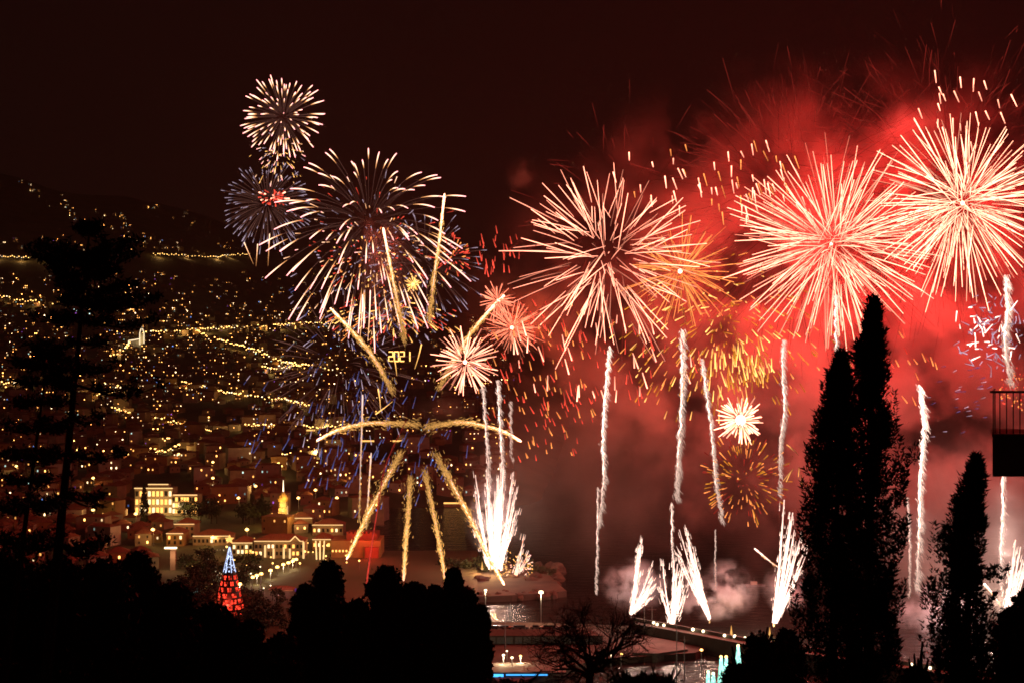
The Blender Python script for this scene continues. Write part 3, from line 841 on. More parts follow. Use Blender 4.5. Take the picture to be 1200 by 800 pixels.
for D, px, py, h in HS:
    if any(abs(D - d) < 9 and abs(h.x - x) < 14 for d, x in taken[-12:]): continue
    taken.append((D, h.x))
    sp = house_spec(RH); rz = RH.uniform(-.5, .5); wins = house_windows(sp, RH)
    grow = 1.0 if D < 1600 else min(1.5, D / 1600)
    cm = WN[sp['wall']]
    lit = sum(1 for x in wins if x[2] != 'dark')
    lw = "dark windows" if lit == 0 else "one lit window" if lit == 1 else "a few lit windows" if lit < 4 else "many lit windows"
    lab = f"{cm} {'apartment block' if sp['tall'] else 'small tiled house'} with {lw} {zone(px, py)}"
    w2, d2, hh = sp['w'] / 2, sp['d'], sp['h']
    if near_n < 120 and D < 1350:
        near_n += 1
        root = thing("apartment_block" if sp['tall'] else "hillside_house", lab, "house", h, f"{cm} {'blocks' if sp['tall'] else 'houses'} with {lw} {zone(px, py)}", rz)
        MB().box((-w2, 0, -4), (w2, d2, hh)).build("wall", M[WALLS[sp['wall']]], root, world=False)
        MB().gable(-w2, w2, 0, d2, hh + .02, 1.2 if sp['tall'] else 2.2, .4).build("roof", M['roof'], root, world=False)
        for x, z, mt, heat in wins:
            MB().box((x - .4, -.12, z - .6), (x + .4, -.02, z + .6), 0, heat).build("window", M[mt], root, world=False)
    elif near_n < 295:
        near_n += 1
        mb = MB(); mb.box((-w2, 0, -5), (w2, d2, hh), ki[WALLS[sp['wall']]])
        mb.gable(-w2, w2, 0, d2, hh + .02, 1.2 if sp['tall'] else 2.2, .4, ki['roof'])
        for x, z, mt, heat in wins: mb.box((x - .4, -.12, z - .6), (x + .4, -.02, z + .6), ki[mt], heat)
        o = mb.build("apartment_block" if sp['tall'] else "hillside_house", [M[k] for k in far_keys], None)
        o.location = h; o.rotation_euler = (0, 0, rz)
        tag(o, lab, "house", f"{cm} {'blocks' if sp['tall'] else 'houses'} with {lw} {zone(px, py)}")
    else:
        mb = MB(); mb.box((-w2, 0, -6), (w2, d2, hh), ki[WALLS[sp['wall']]])
        mb.gable(-w2, w2, 0, d2, hh + .02, 2, .4, ki['roof'])
        ws = RH.choice([.22, .28, .34, .45]) * grow
        for x, z, mt, heat in wins:
            if mt != 'dark': mb.box((x - ws, -.12, z - ws), (x + ws, -.02, z + ws), ki[mt], heat * 2.0)
        ca, sa = math.cos(rz), math.sin(rz); b = len(far_mb.v)
        far_mb.v += [(h.x + x * ca - y * sa, h.y + x * sa + y * ca, h.z + z) for x, y, z in mb.v]
        far_mb.h += mb.h; far_mb.mi += mb.mi; far_mb.f += [tuple(b + i for i in f) for f in mb.f]
o = far_mb.build("distant_town", [M[k] for k in far_keys]); tag(o, kind='stuff')
o["label"] = "far lit houses scattered over the upper hillside"
print("houses", len(HS), near_n)
# lone bright town lamps that light the lower town
for px, py in ((20, 560), (60, 590), (110, 575), (250, 575), (280, 600), (300, 585), (250, 555), (210, 545), (150, 545), (330, 560), (90, 540), (30, 520), (370, 590), (395, 600), (350, 600), (290, 640), (250, 650), (20, 610), (110, 615), (160, 620), (410, 570), (180, 640)):
    h = hit(px, py)
    if h is None: continue
    o = bpy.data.objects.new("street_lamp", lamp_mesh('lamp')); COL.objects.link(o); o.location = h; o.scale = (1.3, 1.3, 1.3)
    tag(o, "bright amber lamp standing alone among the houses of the lower town", "street lamp", "lone lamps of the lower town")
    light("lamp_light", h + Vector((0, -3, 8.5)), (1, .54, .16), 1500, .4)

# level light rows low on the slope right of centre
for px0, px1, py, lab in ((325, 392, 504, "thin straight gold light row left of the arching comet"), (391, 406, 516.5, "short gold light row under the left end of the arching comet"), (421, 496, 516.5, "straight gold light row under the arching comet"), (520, 546, 589, "short gold light row low on the dark shore")):
    h0 = hit(px0, py); h1 = hit(px1, py)
    if not h0 or not h1: continue
    D = min(h0.y, h1.y) - 8; a = P(px0, py, D); b = P(px1, py, D)
    root = thing("lit_parapet", lab, "lit wall", ((a.x + b.x) / 2, D, terrain((a.x + b.x) / 2, D)))
    MB().box((a.x, D, min(terrain(a.x, D), terrain(b.x, D)) - 3), (b.x, D + 3, a.z - .5)).build("wall", M['wall'], root)
    r = .5 * D / 1000
    MB().box((a.x, D - .3, a.z - .45), (b.x, D + .2, a.z - .45 + 2 * r), 0, .55).build("light_strip", M['gold'], root)

# hill church with lit outline, behind the pine
def hill_church():
    c = hit(165, 408); D = c.y; k = D / F
    root = thing("hill_church", "small white church outlined in lights on the slope behind the pine", "church", c)
    x0 = P(151, 0, D).x; x1 = P(164, 0, D).x; x2 = P(169, 0, D).x
    MB().box((x0, D, c.z - 8), (x1, D + 12, P(0, 399, D).z)).build("nave", M['wallw'], root)
    MB().box((x1 + .02, D - 1, c.z - 8), (x2, D + 6, P(0, 390, D).z)).build("bell_tower", M['wallw'], root)
    xm = (x1 + x2) / 2
    for a, b in (((x1, 404), (x1, 390)), ((x1, 390), (xm, 383)), ((xm, 383), (x2, 390)), ((x2, 390), (x2, 404)), ((x0, 399), (x1, 397)), ((x0, 399), (x0, 406))):
        MB().tube([Vector((a[0], D - 1.3, P(0, a[1], D).z)), Vector((b[0], D - 1.3, P(0, b[1], D).z))], .55 * k, 4, [.4, .4]).build("light_string", M['lampw'], root)
    light("lamp_light", (xm, D - 10, P(0, 398, D).z), (1, .75, .35), 5000, .4, root)
hill_church()

# ------------------------------------------------------------------ foreground trees
def leaf_quads(mb, c, rad, n, size, flat=.5, up=0.0):
    for _ in range(n):
        d = rdir(); r = rnd.random() ** .45 * (1 + .24 * abs(rnd.gauss(0, 1)))
        p = Vector((c.x + d.x * rad[0] * r, c.y + d.y * rad[1] * r, c.z + d.z * rad[2] * r))
        a = rdir(); a.z += up; a.normalize(); b = a.cross(rdir())
        if b.length < .1: continue
        b.normalize(); s = size * U(.6, 1.4)
        a *= s; b *= s * flat
        mb.poly([p - a * .5, p + b * .5, p + a * .6, p - b * .5])

def broad_tree(px, ytop, hw, D, label, group, dens=1.0, ybot=None, cat="tree", lean=0.0, name="broadleaf_tree"):
    x = P(px, 0, D).x; g = terrain(x, D); zt = P(0, ytop, D).z; k = D / F
    root = thing(name, label, cat, (x, D, g), group)
    zb = P(0, 806, D).z
    tr = MB(); tr.tube([Vector((x, D, g - 1)), Vector((x + U(-.4, .4), D, (g + zb) / 2)), Vector((x + lean * k, D, zt - (zt - zb) * .35))], [.5, .38, .1], 7)
    for i in range(7):
        z = zb + (zt - zb) * U(.05, .75); a = U(0, 6.28); l = hw * k * U(.5, .95)
        tr.tube([Vector((x, D, z - 1)), Vector((x + l * math.cos(a), D + l * math.sin(a), z + U(.3, 1.4)))], [.14, .04], 5)
    tr.build("trunk", M['bark'], root)
    mb = MB(); H = zt - zb; n = max(22, int(H / (hw * k) * 20))
    for i in range(n):
        t = (i + .5) / n
        rr = hw * k * math.sqrt(max(.03, 1 - (max(0, t - .45) / .55) ** 2)) * U(.85, 1.12)
        a = U(0, 6.28); q = math.sqrt(rnd.random()) * rr * .72
        cs = hw * k * U(.26, .46)
        c = Vector((x + lean * k * t + q * math.cos(a), D + q * math.sin(a), zb + H * t - cs * .5))
        if c.z + cs > zt: c.z = zt - cs * U(.8, 1.0)
        leaf_quads(mb, c, (cs, cs, cs * .9), int(190 * dens), .42 * D / 110, .6)
    mb.build("crown", M['leaf'], root)
    return root

for a in ((8, 642, 55, 82, "wide dark tree at the left edge under the pine"), (66, 655, 48, 84, "dark rounded tree under the pine trunks"), (122, 655, 42, 80, "dark tree just right of the pine trunk's foot"),
          (163, 648, 30, 88, "dark tree rising a little higher right of the pine"), (203, 683, 36, 86, "dark tree stepping down left of the tall cone tree"), (252, 708, 34, 90, "dark tree in front of the tall cone tree's foot"),
          (292, 728, 26, 92, "low dark tree right below the tall cone tree"), (326, 746, 30, 95, "lowest dark tree between the cone tree and the middle clump"),
          (357, 686, 18, 110, "left shoulder tree of the middle clump"), (383, 659, 25, 112, "highest left tree of the middle clump, with a double head"), (419, 704, 24, 108, "low tree in the dip of the middle clump"),
          (452, 664, 28, 110, "broad tall tree at the centre of the middle clump"), (486, 684, 23, 112, "tree right of the broad centre tree of the clump"), (509, 687, 14, 106, "slim tree in the right half of the clump"),
          (532, 667, 15, 108, "slim tallest tree at the right of the middle clump"), (548, 690, 20, 110, "tree leaning on the slim tall one at the clump's right"), (562, 710, 15, 109, "last tree at the right end of the middle clump")):
    broad_tree(a[0], a[1], a[2], a[3], a[4], "dark trees below the terrace", 1.0)
for a in ((890, 742, 30, 70, "dark loose shrub left of the twin cypresses", .28), (922, 738, 20, 72, "dark shrub touching the left cypress", .5), (868, 778, 22, 70, "low shrub right of the light cones", .5), (905, 770, 34, 72, "dense low shrub under the loose shrub", .9),
          (1076, 782, 18, 60, "low dark shrub between the cypresses", .8), (1186, 712, 24, 55, "ragged dark shrub at the right edge under the balcony", .6), (1205, 690, 25, 58, "tall dark shrub cut by the right edge", .7),
          (775, 792, 30, 90, "low dark shrub right of the bare tree", .35), (600, 800, 45, 90, "low dark shrub left of the bare tree", .4), (735, 790, 30, 92, "low dark shrub under the bare tree", .35)):
    broad_tree(a[0], a[1], a[2], a[3], a[4], "dark shrubs along the bottom edge", a[5], cat="shrub", name="shrub")

def norfolk(base_px, base_y, top_px, top_y, D, spec, label, seed, thick):
    R = random.Random(seed); k = D / F
    b = P(base_px, base_y, D); t = P(top_px, top_y, D)
    dirv = (b - t) / (b.z - t.z)
    g = terrain(b.x, D)
    foot = b + dirv * (g - b.z)
    root = thing("norfolk_pine", label, "pine tree", (foot.x, foot.y, g))
    wood = MB(); cr = MB()
    wood.tube([foot - Vector((0, 0, 1)), foot.lerp(t, .5), t], [thick * 1.6, thick, thick * .18], 8)
    for y, lL, lR, droop, dens in spec:
        z = P(0, y, D).z
        c = Vector((t.x + (z - t.z) * dirv.x, D, z))
        nb = 7
        for i in range(nb):
            a = 2 * math.pi * (i + R.uniform(-.3, .3)) / nb + R.random()
            ca = math.cos(a)
            l = (lR if ca > 0 else lL) * k * R.uniform(.72, 1.05)
            hx, hy = ca * l, math.sin(a) * l * .9
            m1 = c + Vector((hx * .5, hy * .5, -l * .10 * droop))
            e = c + Vector((hx, hy, l * .10 - l * .28 * (droop - 1)))
            pts = spline([c, m1, e], 7)
            wood.tube(pts, [thick * .30, thick * .25, thick * .2, thick * .16, thick * .12, thick * .09, thick * .05], 5)
            ns = max(4, int(l / .32))
            for j in range(ns):
                q = .28 + .72 * (j + R.random()) / ns
                f = q * 6; i0 = min(5, int(f)); p = pts[i0].lerp(pts[i0 + 1], f - i0)
                if R.random() > dens: continue
                sd = Vector((-math.sin(a), math.cos(a), 0)) * R.uniform(-.55, .55) * l * .38
                tip = p + sd + Vector((0, 0, R.uniform(-.05, .28)))
                wood.tube([p, tip], [.025, .012], 3)
                for _ in range(28):
                    s = R.random(); o = p.lerp(tip, s) + Vector((R.gauss(0, .13), R.gauss(0, .13), R.gauss(.03, .11)))
                    d = Vector((R.gauss(0, 1), R.gauss(0, 1), R.gauss(.5, .8))).normalized() * R.uniform(.16, .34)
                    u = d.cross(Vector((R.gauss(0, 1), R.gauss(0, 1), R.gauss(0, 1)))).normalized() * .056
                    cr.poly([o - u, o + u, o + d])
    wood.build("trunk", M['bark'], root)
    cr.build("crown", M['needle'], root)
for px, D, hh in ((548, 668, 5), (558, 672, 6), (567, 664, 4), (612, 668, 5), (622, 664, 6), (633, 660, 4), (645, 655, 3), (535, 672, 5), (520, 676, 5)): islet_bush(px, D, hh)
norfolk(66, 668, 105, 268, 60, [
    (271, 14, 14, .7, 1), (296, 66, 78, .7, 1), (306, 76, 60, .85, 1), (320, 66, 56, 1.0, 1), (338, 40, 66, 1.0, .9), (352, 34, 86, 1.15, .9), (372, 62, 92, 1.25, .75), (400, 72, 40, 1.3, .5),
    (430, 60, 70, 1.25, .45), (450, 40, 112, 1.3, .55), (490, 56, 50, 1.35, .4), (530, 70, 70, 1.4, .42), (580, 70, 82, 1.45, .42), (636, 74, 78, 1.55, .6)],
    "tall dark pine with flat layered crown and bare lower trunk", 4, .22)
norfolk(24, 655, 57, 412, 66, [(416, 18, 18, .7, 1), (428, 45, 35, .9, .9), (446, 40, 30, 1.2, .7), (470, 50, 38, 1.3, .7), (500, 50, 45, 1.3, .7), (530, 55, 40, 1.4, .7), (560, 55, 45, 1.4, .7), (592, 55, 50, 1.5, .7), (628, 55, 55, 1.5, .8)],
    "smaller slim pine leaning at the left edge behind the tall one", 9, .17)

def cypress(px, ytop, D, hw, taper, label, seed, n, wob=0.0, thin=1.0):
    R = random.Random(seed); k = D / F
    x = P(px, 0, D).x; g = terrain(x, D); zt = P(0, ytop, D).z
    root = thing("cypress", label, "cypress", (x, D, g))
    MB().tube([Vector((x, D, g - 1)), Vector((x, D, (zt + g) / 2)), Vector((x + wob * k, D, zt - .6))], [.28, .16, .02], 7).build("trunk", M['bark'], root)
    zb = P(0, 812, D).z; H = zt - zb; mb = MB()
    for j in range(n // 90):
        dz0 = H * R.random() ** 1.1 if j > 6 else k * R.uniform(0, 30)       # each plume is an upright spray with its own tip
        env = hw * k * min(1, ((dz0 + 3 * k) / (taper * k)) ** .64)
        a = R.uniform(0, 6.283)
        env *= 1 + .5 * noise.noise(Vector((seed + math.cos(a), dz0 * .8, math.sin(a)))) + .45 * noise.noise(Vector((seed + 2.2 * math.cos(a), dz0 * 2.3, 2.2 * math.sin(a))))
        r = env * math.sqrt(R.random()) * (1.0 if R.random() > .08 else 1.25)
        cx = x + wob * k * max(0, 1 - dz0 / (90 * k))
        tip = Vector((cx + r * math.cos(a), D + r * math.sin(a), zt - dz0))
        ln = R.uniform(.5, 1.5); pw = R.uniform(.12, .27)
        lean = Vector((math.cos(a), math.sin(a), 0)) * (r / max(env, .01)) * R.uniform(.0, .38)
        for i in range(90):
            q = R.random() ** .8
            o = R.uniform(0, 6.283); w = pw * (.15 + q ** .6) * math.sqrt(R.random())
            p = tip + Vector((0, 0, -ln * q)) - lean * q + Vector((w * math.cos(o), w * math.sin(o), 0))
            d = Vector((math.cos(o) * .8 + R.gauss(0, .4), math.sin(o) * .8 + R.gauss(0, .4), R.uniform(.2, 1.3))).normalized() * R.uniform(.08, .26)
            u = d.cross(rdir())
            if u.length < .005: continue
            u = u.normalized() * R.uniform(.02, .045)
            mb.poly([p - u, p + u * .2 + d * .5 - u * .9, p + d, p + u])
    mb.build("crown", M['needle'], root)
cypress(976, 408, 50, 45, 210, "left of the twin dark cypresses, with a lower tip", 3, 34000, 10)
cypress(1018, 343, 51, 43, 220, "right of the twin dark cypresses, reaching up into the red burst", 5, 38000, 6)
cypress(1127, 530, 48, 36, 150, "slender dark cypress standing alone below the balcony", 8, 26000, 18)

# a few dark cypress and garden trees in the lower town
for px, yt, D, hw, lab in ((169, 568, 800, 5, "slim dark cypress in front of the hotel"), (307, 580, 830, 4, "slim dark cypress left of the church tower")):
    x = P(px, 0, D).x; g = terrain(x, D); zt = P(0, yt, D).z; k = D / F
    root = thing("cypress", lab, "cypress", (x, D, g))
    MB().tube([Vector((x, D, g - 1)), Vector((x, D, zt - 2))], [.4, .1], 6).build("trunk", M['bark'], root)
    mb = MB()
    for i in range(700):
        t = rnd.random(); r = hw * k * min(1, (t * 2) ** .8) * rnd.random() ** .4; a = U(0, 6.28)
        p = Vector((x + r * math.cos(a), D + r * math.sin(a), zt - t * (zt - g - 1)))
        d = Vector((U(-.4, .4), U(-.4, .4), 1)) * U(.8, 1.8); u = Vector((U(-1, 1), U(-1, 1), 0)).normalized() * .5
        mb.poly([p - u, p + u, p + d])
    mb.build("crown", M['needle'], root)
RT = random.Random(41)
for i in range(120):
    px = RT.uniform(212, 322); py = RT.uniform(596, 630)
    if i >= 28: py = RT.uniform(662, 730); px = RT.uniform(215, 285 + max(0, (690 - py)) * .9 + (60 if py > 700 else 0))
    D = 830 if i < 28 else Dg(py + 5)
    D += RT.uniform(-20, 20); x = P(px, 0, D).x; g = terrain(x, D); k = D / F
    if abs(px - 269) < 12 or (i >= 28 and abs(px - 332) < 14): continue
    root = thing("garden_tree", "round dark garden tree " + ("on the wooded bank below the hotel" if i < 28 else "in the waterfront garden behind the tall cone tree"), "tree", (x, D, g), "dark garden trees " + ("below the hotel" if i < 28 else "of the waterfront"))
    hh = RT.uniform(7, 11) if i < 28 else RT.uniform(5, 8.5)
    MB().tube([Vector((x, D, g - 1)), Vector((x, D, g + hh * .6))], [.35, .15], 6).build("trunk", M['bark'], root)
    mb = MB()
    for j in range(5): leaf_quads(mb, Vector((x + RT.gauss(0, 1.6), D + RT.gauss(0, 1.6), g + hh * RT.uniform(.5, .9))), (2.4, 2.4, 2.0), 60, 1.0, .7)
    mb.build("crown", M['leaf'], root)

for i in range(26):
    px = RT.uniform(286, 352); py = RT.uniform(700, 742); D = Dg(py); x = P(px, 0, D).x; g = terrain(x, D); hh = RT.uniform(3, 6)
    root = thing("garden_tree", "small round dark tree on the plaza between the tall cone tree and the middle clump", "tree", (x, D, g), "small plaza trees")
    MB().tube([Vector((x, D, g - .5)), Vector((x, D, g + hh * .6))], [.2, .1], 5).build("trunk", M['bark'], root)
    mb = MB()
    for j in range(4): leaf_quads(mb, Vector((x + RT.gauss(0, .8), D + RT.gauss(0, .8), g + hh * RT.uniform(.5, .85))), (1.5, 1.5, 1.3), 60, .7, .6)
    mb.build("crown", M['leaf'], root)

def bare_tree():
    D = 120; k = D / F; R = random.Random(14)
    b = P(690, 812, D); g = terrain(b.x, D)
    root = thing("bare_tree", "leafless spreading tree with fine twigs in front of the quay", "tree", (b.x, D, g))
    tr = MB(); tr.tube([Vector((b.x, D, g - 1)), b, P(692, 775, D)], [.5, .36, .28], 8)
    tw = MB()
    def grow(p, d, l, r, lev):
        pts = [p]; q = p.copy(); dd = d.copy()
        for _ in range(3):
            dd = (dd + Vector((R.gauss(0, .18), R.gauss(0, .18), R.gauss(.03, .12)))).normalized(); q = q + dd * l / 3; pts.append(q.copy())
        (tr if lev < 3 else tw).tube(pts, [r, r * .86, r * .74, r * .62], 5 if lev < 3 else 3)
        if lev == 7: return
        for i in range(3 if lev < 5 else 2):
            nd = (dd + Vector((R.gauss(0, .7), R.gauss(0, .7), R.gauss(-.02, .5)))).normalized()
            grow(pts[R.choice([1, 2, 3, 3])], nd, l * R.uniform(.64, .84), max(.014, r * .62), lev + 1)
    for px, py in ((632, 736), (656, 720), (688, 712), (720, 718), (750, 738), (615, 758), (768, 758), (702, 735), (672, 745), (728, 756), (650, 772), (738, 778)):
        e = P(px, py, D + R.uniform(-3, 3)); s = P(691, R.uniform(772, 800), D)
        v = e - s; grow(s, v.normalized(), v.length * .42, .17, 1)
    tr.build("trunk", M['bark'], root); tw.build("crown", M['bark'], root)
bare_tree()

def villa():
    D = 25; k = D / F
    x0 = P(1163, 0, D).x; x1 = P(1330, 0, D).x
    zt = P(0, 508, D).z; zb = P(0, 558, D).z; zr = P(0, 459, D).z
    root = thing("villa", "dim villa at the right edge with a concrete balcony and thin railing", "villa", (x1 + 2, D + 2, terrain(x1, D)))
    MB().box((x1, D - 1.2, terrain(x1, D) - 1), (x1 + 7, D + 1.45, zt + 2.6)).build("wall", M['balc'], root)
    f = (D + 1.4) / D
    bal = MB().prism([(x0, D), (x1 - .003, D), (x1 - .003, D + 1.4), (x0 * f, D + 1.4)], zb, zt - .06).prism([(x0 - .02, D - .03), (x1 - .004, D - .03), (x1 - .004, D + 1.42), (x0 * f - .02, D + 1.42)], zt - .057, zt).build("balcony", M['balc'], root)
    rl = MB(); x = x0 + .05
    while x < x1 - .05: rl.box((x - .008, D + .1, zt), (x + .008, D + .116, zr - .02)); x += .118
    y = D + .3
    while y < D + 1.4: rl.box((x0 * y / D + .04, y, zt), (x0 * y / D + .056, y + .016, zr - .02)); y += .3
    rl.box((x0, D + .08, zr - .02), (x1 - .01, D + .14, zr + .02)); rl.tube([Vector((x0 + .045, D + .145, zr)), Vector((x0 * f + .045, D + 1.4, zr))], .022, 4)
    o = rl.build("railing_grate", M['iron'], bal, world=False); o.location = -Vector(root.location)
villa()

# ------------------------------------------------------------------ fireworks
def trail(mb, c, d, r0, r1, rad, g, seg=3, h0=.8, h1=1.0, vary=1.0):
    pts, rr, hh = [], [], []; h0 *= .55
    for i in range(seg + 1):
        t = i / seg; r = r0 + (r1 - r0) * t
        pts.append(c + d * r - Vector((0, 0, g * (r / max(r1, 1e-6)) ** 2))); rr.append(rad * (.4 + .6 * math.sin(math.pi * min(1, .10 + t * .82)))); hh.append((h0 + (h1 - h0) * t) * vary)
    mb.tube(pts, rr, 4, hh)

def fib(n, R):
    off = R.random() * 6
    out = []
    for i in range(n):
        z = 1 - 2 * (i + .5) / n; a = i * 2.399963 + off; r = math.sqrt(1 - z * z)
        v = Vector((r * math.cos(a), r * math.sin(a), z)) + Vector((R.gauss(0, .09), R.gauss(0, .09), R.gauss(0, .09)))
        out.append(v.normalized())
    R.shuffle(out); return out

def burst(label, px, py, D, Rpx, n, mat, seed, r0=(.1, .35), r1=(.82, 1.04), w=1.3, g=.05, core=0, coremat='starhot', lights=(), h=(.8, 1), group=None, seg=3, flat=1.0, jit=1.0):
    R = random.Random(seed); c = P(px, py, D); k = D / F; RR = Rpx * k
    root = thing("firework_burst", label, "firework", c, group)
    ex = MB()
    for i, d in enumerate(fib(n, R)):
        d = Vector((d.x, d.y * flat, d.z))
        mb = MB() if i < 100 else ex
        trail(mb, c + Vector((R.gauss(0, .05), R.gauss(0, .05), R.gauss(0, .05))) * RR * jit, d, RR * R.uniform(*r0), RR * R.uniform(*r1), w * k * .5 * R.uniform(.6, 1.25), g * RR * R.uniform(.5, 1.3), seg, *h, R.choice([.2, .5, .9, 1, 1.2, 1.2]))
        if i < 100: mb.build("spark_trail", M[mat], root)
    if ex.v: tag(ex.build("spark_trail", M[mat], root), kind='stuff')
    if core: MB().ball(c, core * k, 0, 1.5).build("core", M[coremat], root)
    for col, pw, dz in lights:
        if pw < 2.5e5: light("burst_light", c + Vector((0, -6, dz * RR)), col, pw, 1.2, root)
        else:
            for q in range(5):       # the light of a big burst comes from its whole ball of stars
                a = 1.25 * q + seed; light("burst_light", c + Vector((math.cos(a), (-.5 if q % 2 else .5), math.sin(a) + dz)) * RR * .62, col, pw / 5, 1.5, root)
    return root, c, RR, R

def dashes(root, c, RR, R, n, mats, rr=(.3, 1.0), ln=(.05, .12), w=1.0, k=.34, fall=0.0, radial=True, squash=(1, 1, 1), name="spark", ndir=None):
    """short burning stars drifting out and down"""
    ex = {}
    for i in range(n):
        d = rdir() if ndir is None else ndir; q = rdir()
        p = c + Vector((q.x * squash[0], q.y * squash[1], q.z * squash[2])) * RR * (rr[0] + (rr[1] - rr[0]) * R.random() ** .6)
        v = (p - c).normalized() if radial else rdir() * .5
        if ndir is not None: v = ndir + rdir() * .25
        v = (v + Vector((0, 0, -fall))).normalized() * RR * R.uniform(*ln)
        m = R.choice(mats)
        mb = MB() if i < 60 else ex.setdefault(m, MB())
        hh = R.uniform(.45, 1.2)
        mb.tube([p - v * .5, p + v * .5], [w * k * .3, w * k * .5], 4, [hh * .6, hh])
        if i < 60: mb.build(name, M[m], root)
    for m, mb in ex.items(): tag(mb.build(name, M[m], root), kind='stuff')

RED = (1, .022, .022); ORG = (1, .12, .035); WHT = (1, .66, .56); PNK = (1, .16, .10)
burst("large open red-white burst with a hollow red centre left of the others", 712, 300, 560, 124, 165, 'star', 1, (.15, .55), (.7, 1.06), .9, .04, jit=1.6, lights=((RED, 2.6e5, 0),))
root, c, RR, R = burst("fine orange burst with a bright small core overlapping the open red-white one", 797, 318, 575, 72, 120, 'orange', 2, (.05, .2), (.6, 1.05), .75, .03, core=2.6, lights=((ORG, 9e4, 0),))
burst("large dense red-white burst between the open one and the corner one", 974, 286, 565, 128, 280, 'star', 3, (.06, .45), (.72, 1.06), .82, .05, core=1.6, lights=((RED, 8.6e5, 0),))
burst("large dense red-white burst cut by the right edge with a hot core", 1128, 238, 570, 114, 270, 'starhot', 4, (.05, .35), (.72, 1.1), .82, .04, core=2.4, lights=((RED, 8.6e5, 0),))
burst("small dense red-white burst with yellow heart above the arching comet", 545, 424, 640, 41, 98, 'star', 5, (.1, .4), (.75, 1.05), 1.15, .03, core=2.4, lights=((ORG, 1.0e5, 0),))
burst("small fine orange burst right of the dense small one", 600, 384, 650, 38, 120, 'coral', 6, (.06, .25), (.6, 1.08), .75, .03, core=2.3, lights=((ORG, .9e5, 0),))
burst("half hidden fine orange burst behind the curved white comet", 583, 352, 660, 24, 70, 'coral', 7, (.05, .2), (.6, 1.05), 1.0, .03, core=1.5)
root, c, RR, R = burst("small glaring white and yellow ball burst above the harbour", 868, 492, 545, 30, 100, 'starhot', 8, (.15, .45), (.6, 1.08), 1.3, .02, core=6, coremat='white', lights=((WHT, 2.5e4, 0),))
dashes(root, c, RR, R, 60, ['gold'], (.2, .8), (.04, .1), .8)
burst("tiny gold star burst low in the left cluster", 484, 333, 760, 11, 50, 'gold', 9, (.05, .2), (.5, 1.05), .9, 0, core=2.4, coremat='gold')
burst("thin gold spray of few arms left of the twin cypresses", 938, 540, 560, 34, 13, 'gold', 10, (.1, .7), (.8, 1.1), 1.1, .35, h=(.15, .5))

def cloud(label, px, py, D, Rpx, n, mats, seed, **kw):
    c = P(px, py, D); root = thing("firework_glitter", label, "firework", c); R = random.Random(seed)
    dashes(root, c, Rpx * D / F, R, n, mats, k=D / F, **kw); return root, c
root, c = cloud("amber crackling ball of short sparks under the white ball burst", 872, 562, 560, 54, 190, ['amber', 'orange', 'ember'], 31, rr=(.35, 1), ln=(.08, .22), w=1.1)
light("burst_light", c, ORG, 3e4, 1, root)
root, c = cloud("wide cloud of falling gold dashes hanging under the big red bursts", 845, 400, 575, 125, 330, ['amber', 'amber', 'gold', 'orange'], 32, rr=(.1, 1), ln=(.03, .11), w=1.25, fall=.9, squash=(1.1, .6, .85))
light("burst_light", c, ORG, 3e4, 1, root)
cloud("curtain of gold sparks raining down just above the white ball burst", 868, 432, 550, 40, 90, ['amber', 'gold'], 33, rr=(.1, 1), ln=(.2, .5), w=1.2, ndir=Vector((.1, 0, -1)), squash=(1, .6, 1))
cloud("scattered red sparks drifting down right of the arching comet", 640, 440, 600, 90, 150, ['starred', 'starred', 'orange'], 34, rr=(.1, 1), ln=(.05, .13), w=1.2, ndir=Vector((.35, 0, -1)), squash=(.9, .5, 1.2))
cloud("loose red-white sparks fallen from the large open burst", 700, 420, 570, 110, 60, ['star', 'starred'], 35, rr=(.5, 1), ln=(.08, .18), w=1.4, ndir=Vector((.15, 0, -1)), squash=(1.2, .5, .5))
cloud("loose red-white dashes floating above and between the big bursts", 845, 215, 580, 130, 70, ['star', 'star', 'orange'], 36, rr=(.2, 1), ln=(.05, .13), w=1.4, ndir=Vector((-.25, 0, 1)), squash=(1, .4, .45))
cloud("red-white dashes flung above the corner burst", 1130, 130, 580, 90, 22, ['star'], 37, rr=(.3, 1), ln=(.10, .2), w=1.5, ndir=Vector((-.2, 0, 1)), squash=(1, .4, .6))
cloud("white crackling dashes at the right edge under the corner burst", 1163, 388, 560, 48, 120, ['bluew', 'bluew', 'white'], 38, rr=(.1, 1), ln=(.10, .3), w=1.3, radial=False, squash=(1, .6, 1))
cloud("small ball of red dots seen through the balcony railing", 1196, 455, 570, 26, 110, ['starred', 'orange'], 39, rr=(.6, 1), ln=(.05, .08), w=1.5)
cloud("pale violet dashes drifting left of the balcony", 1130, 470, 580, 60, 34, ['blue', 'bluew'], 40, rr=(.2, 1), ln=(.06, .12), w=.8, ndir=Vector((1, 0, .25)), squash=(1, .4, 1))
cloud("sparse red and orange sparks between the twin cypresses and the corner burst", 1050, 440, 575, 60, 26, ['starred', 'orange'], 41, rr=(.2, 1), ln=(.1, .2), w=1.1, ndir=Vector((.5, 0, -1)))
# dim, nearly burnt-out fine trails high on the right
for px, py, RR_, n, s, lab in ((940, 240, 175, 650, 51, "huge faint spent burst of thin red trails above the middle big burst"), (1110, 205, 178, 700, 52, "huge faint spent burst of thin red trails above the corner burst"), (735, 245, 135, 130, 53, "faint spent red trails above the open burst")):
    burst(lab, px, py, 592, RR_, n, 'ember', s, (.45, .95), (.7, 1.08), .42, .12, jit=2.5, h=(.2, .9))

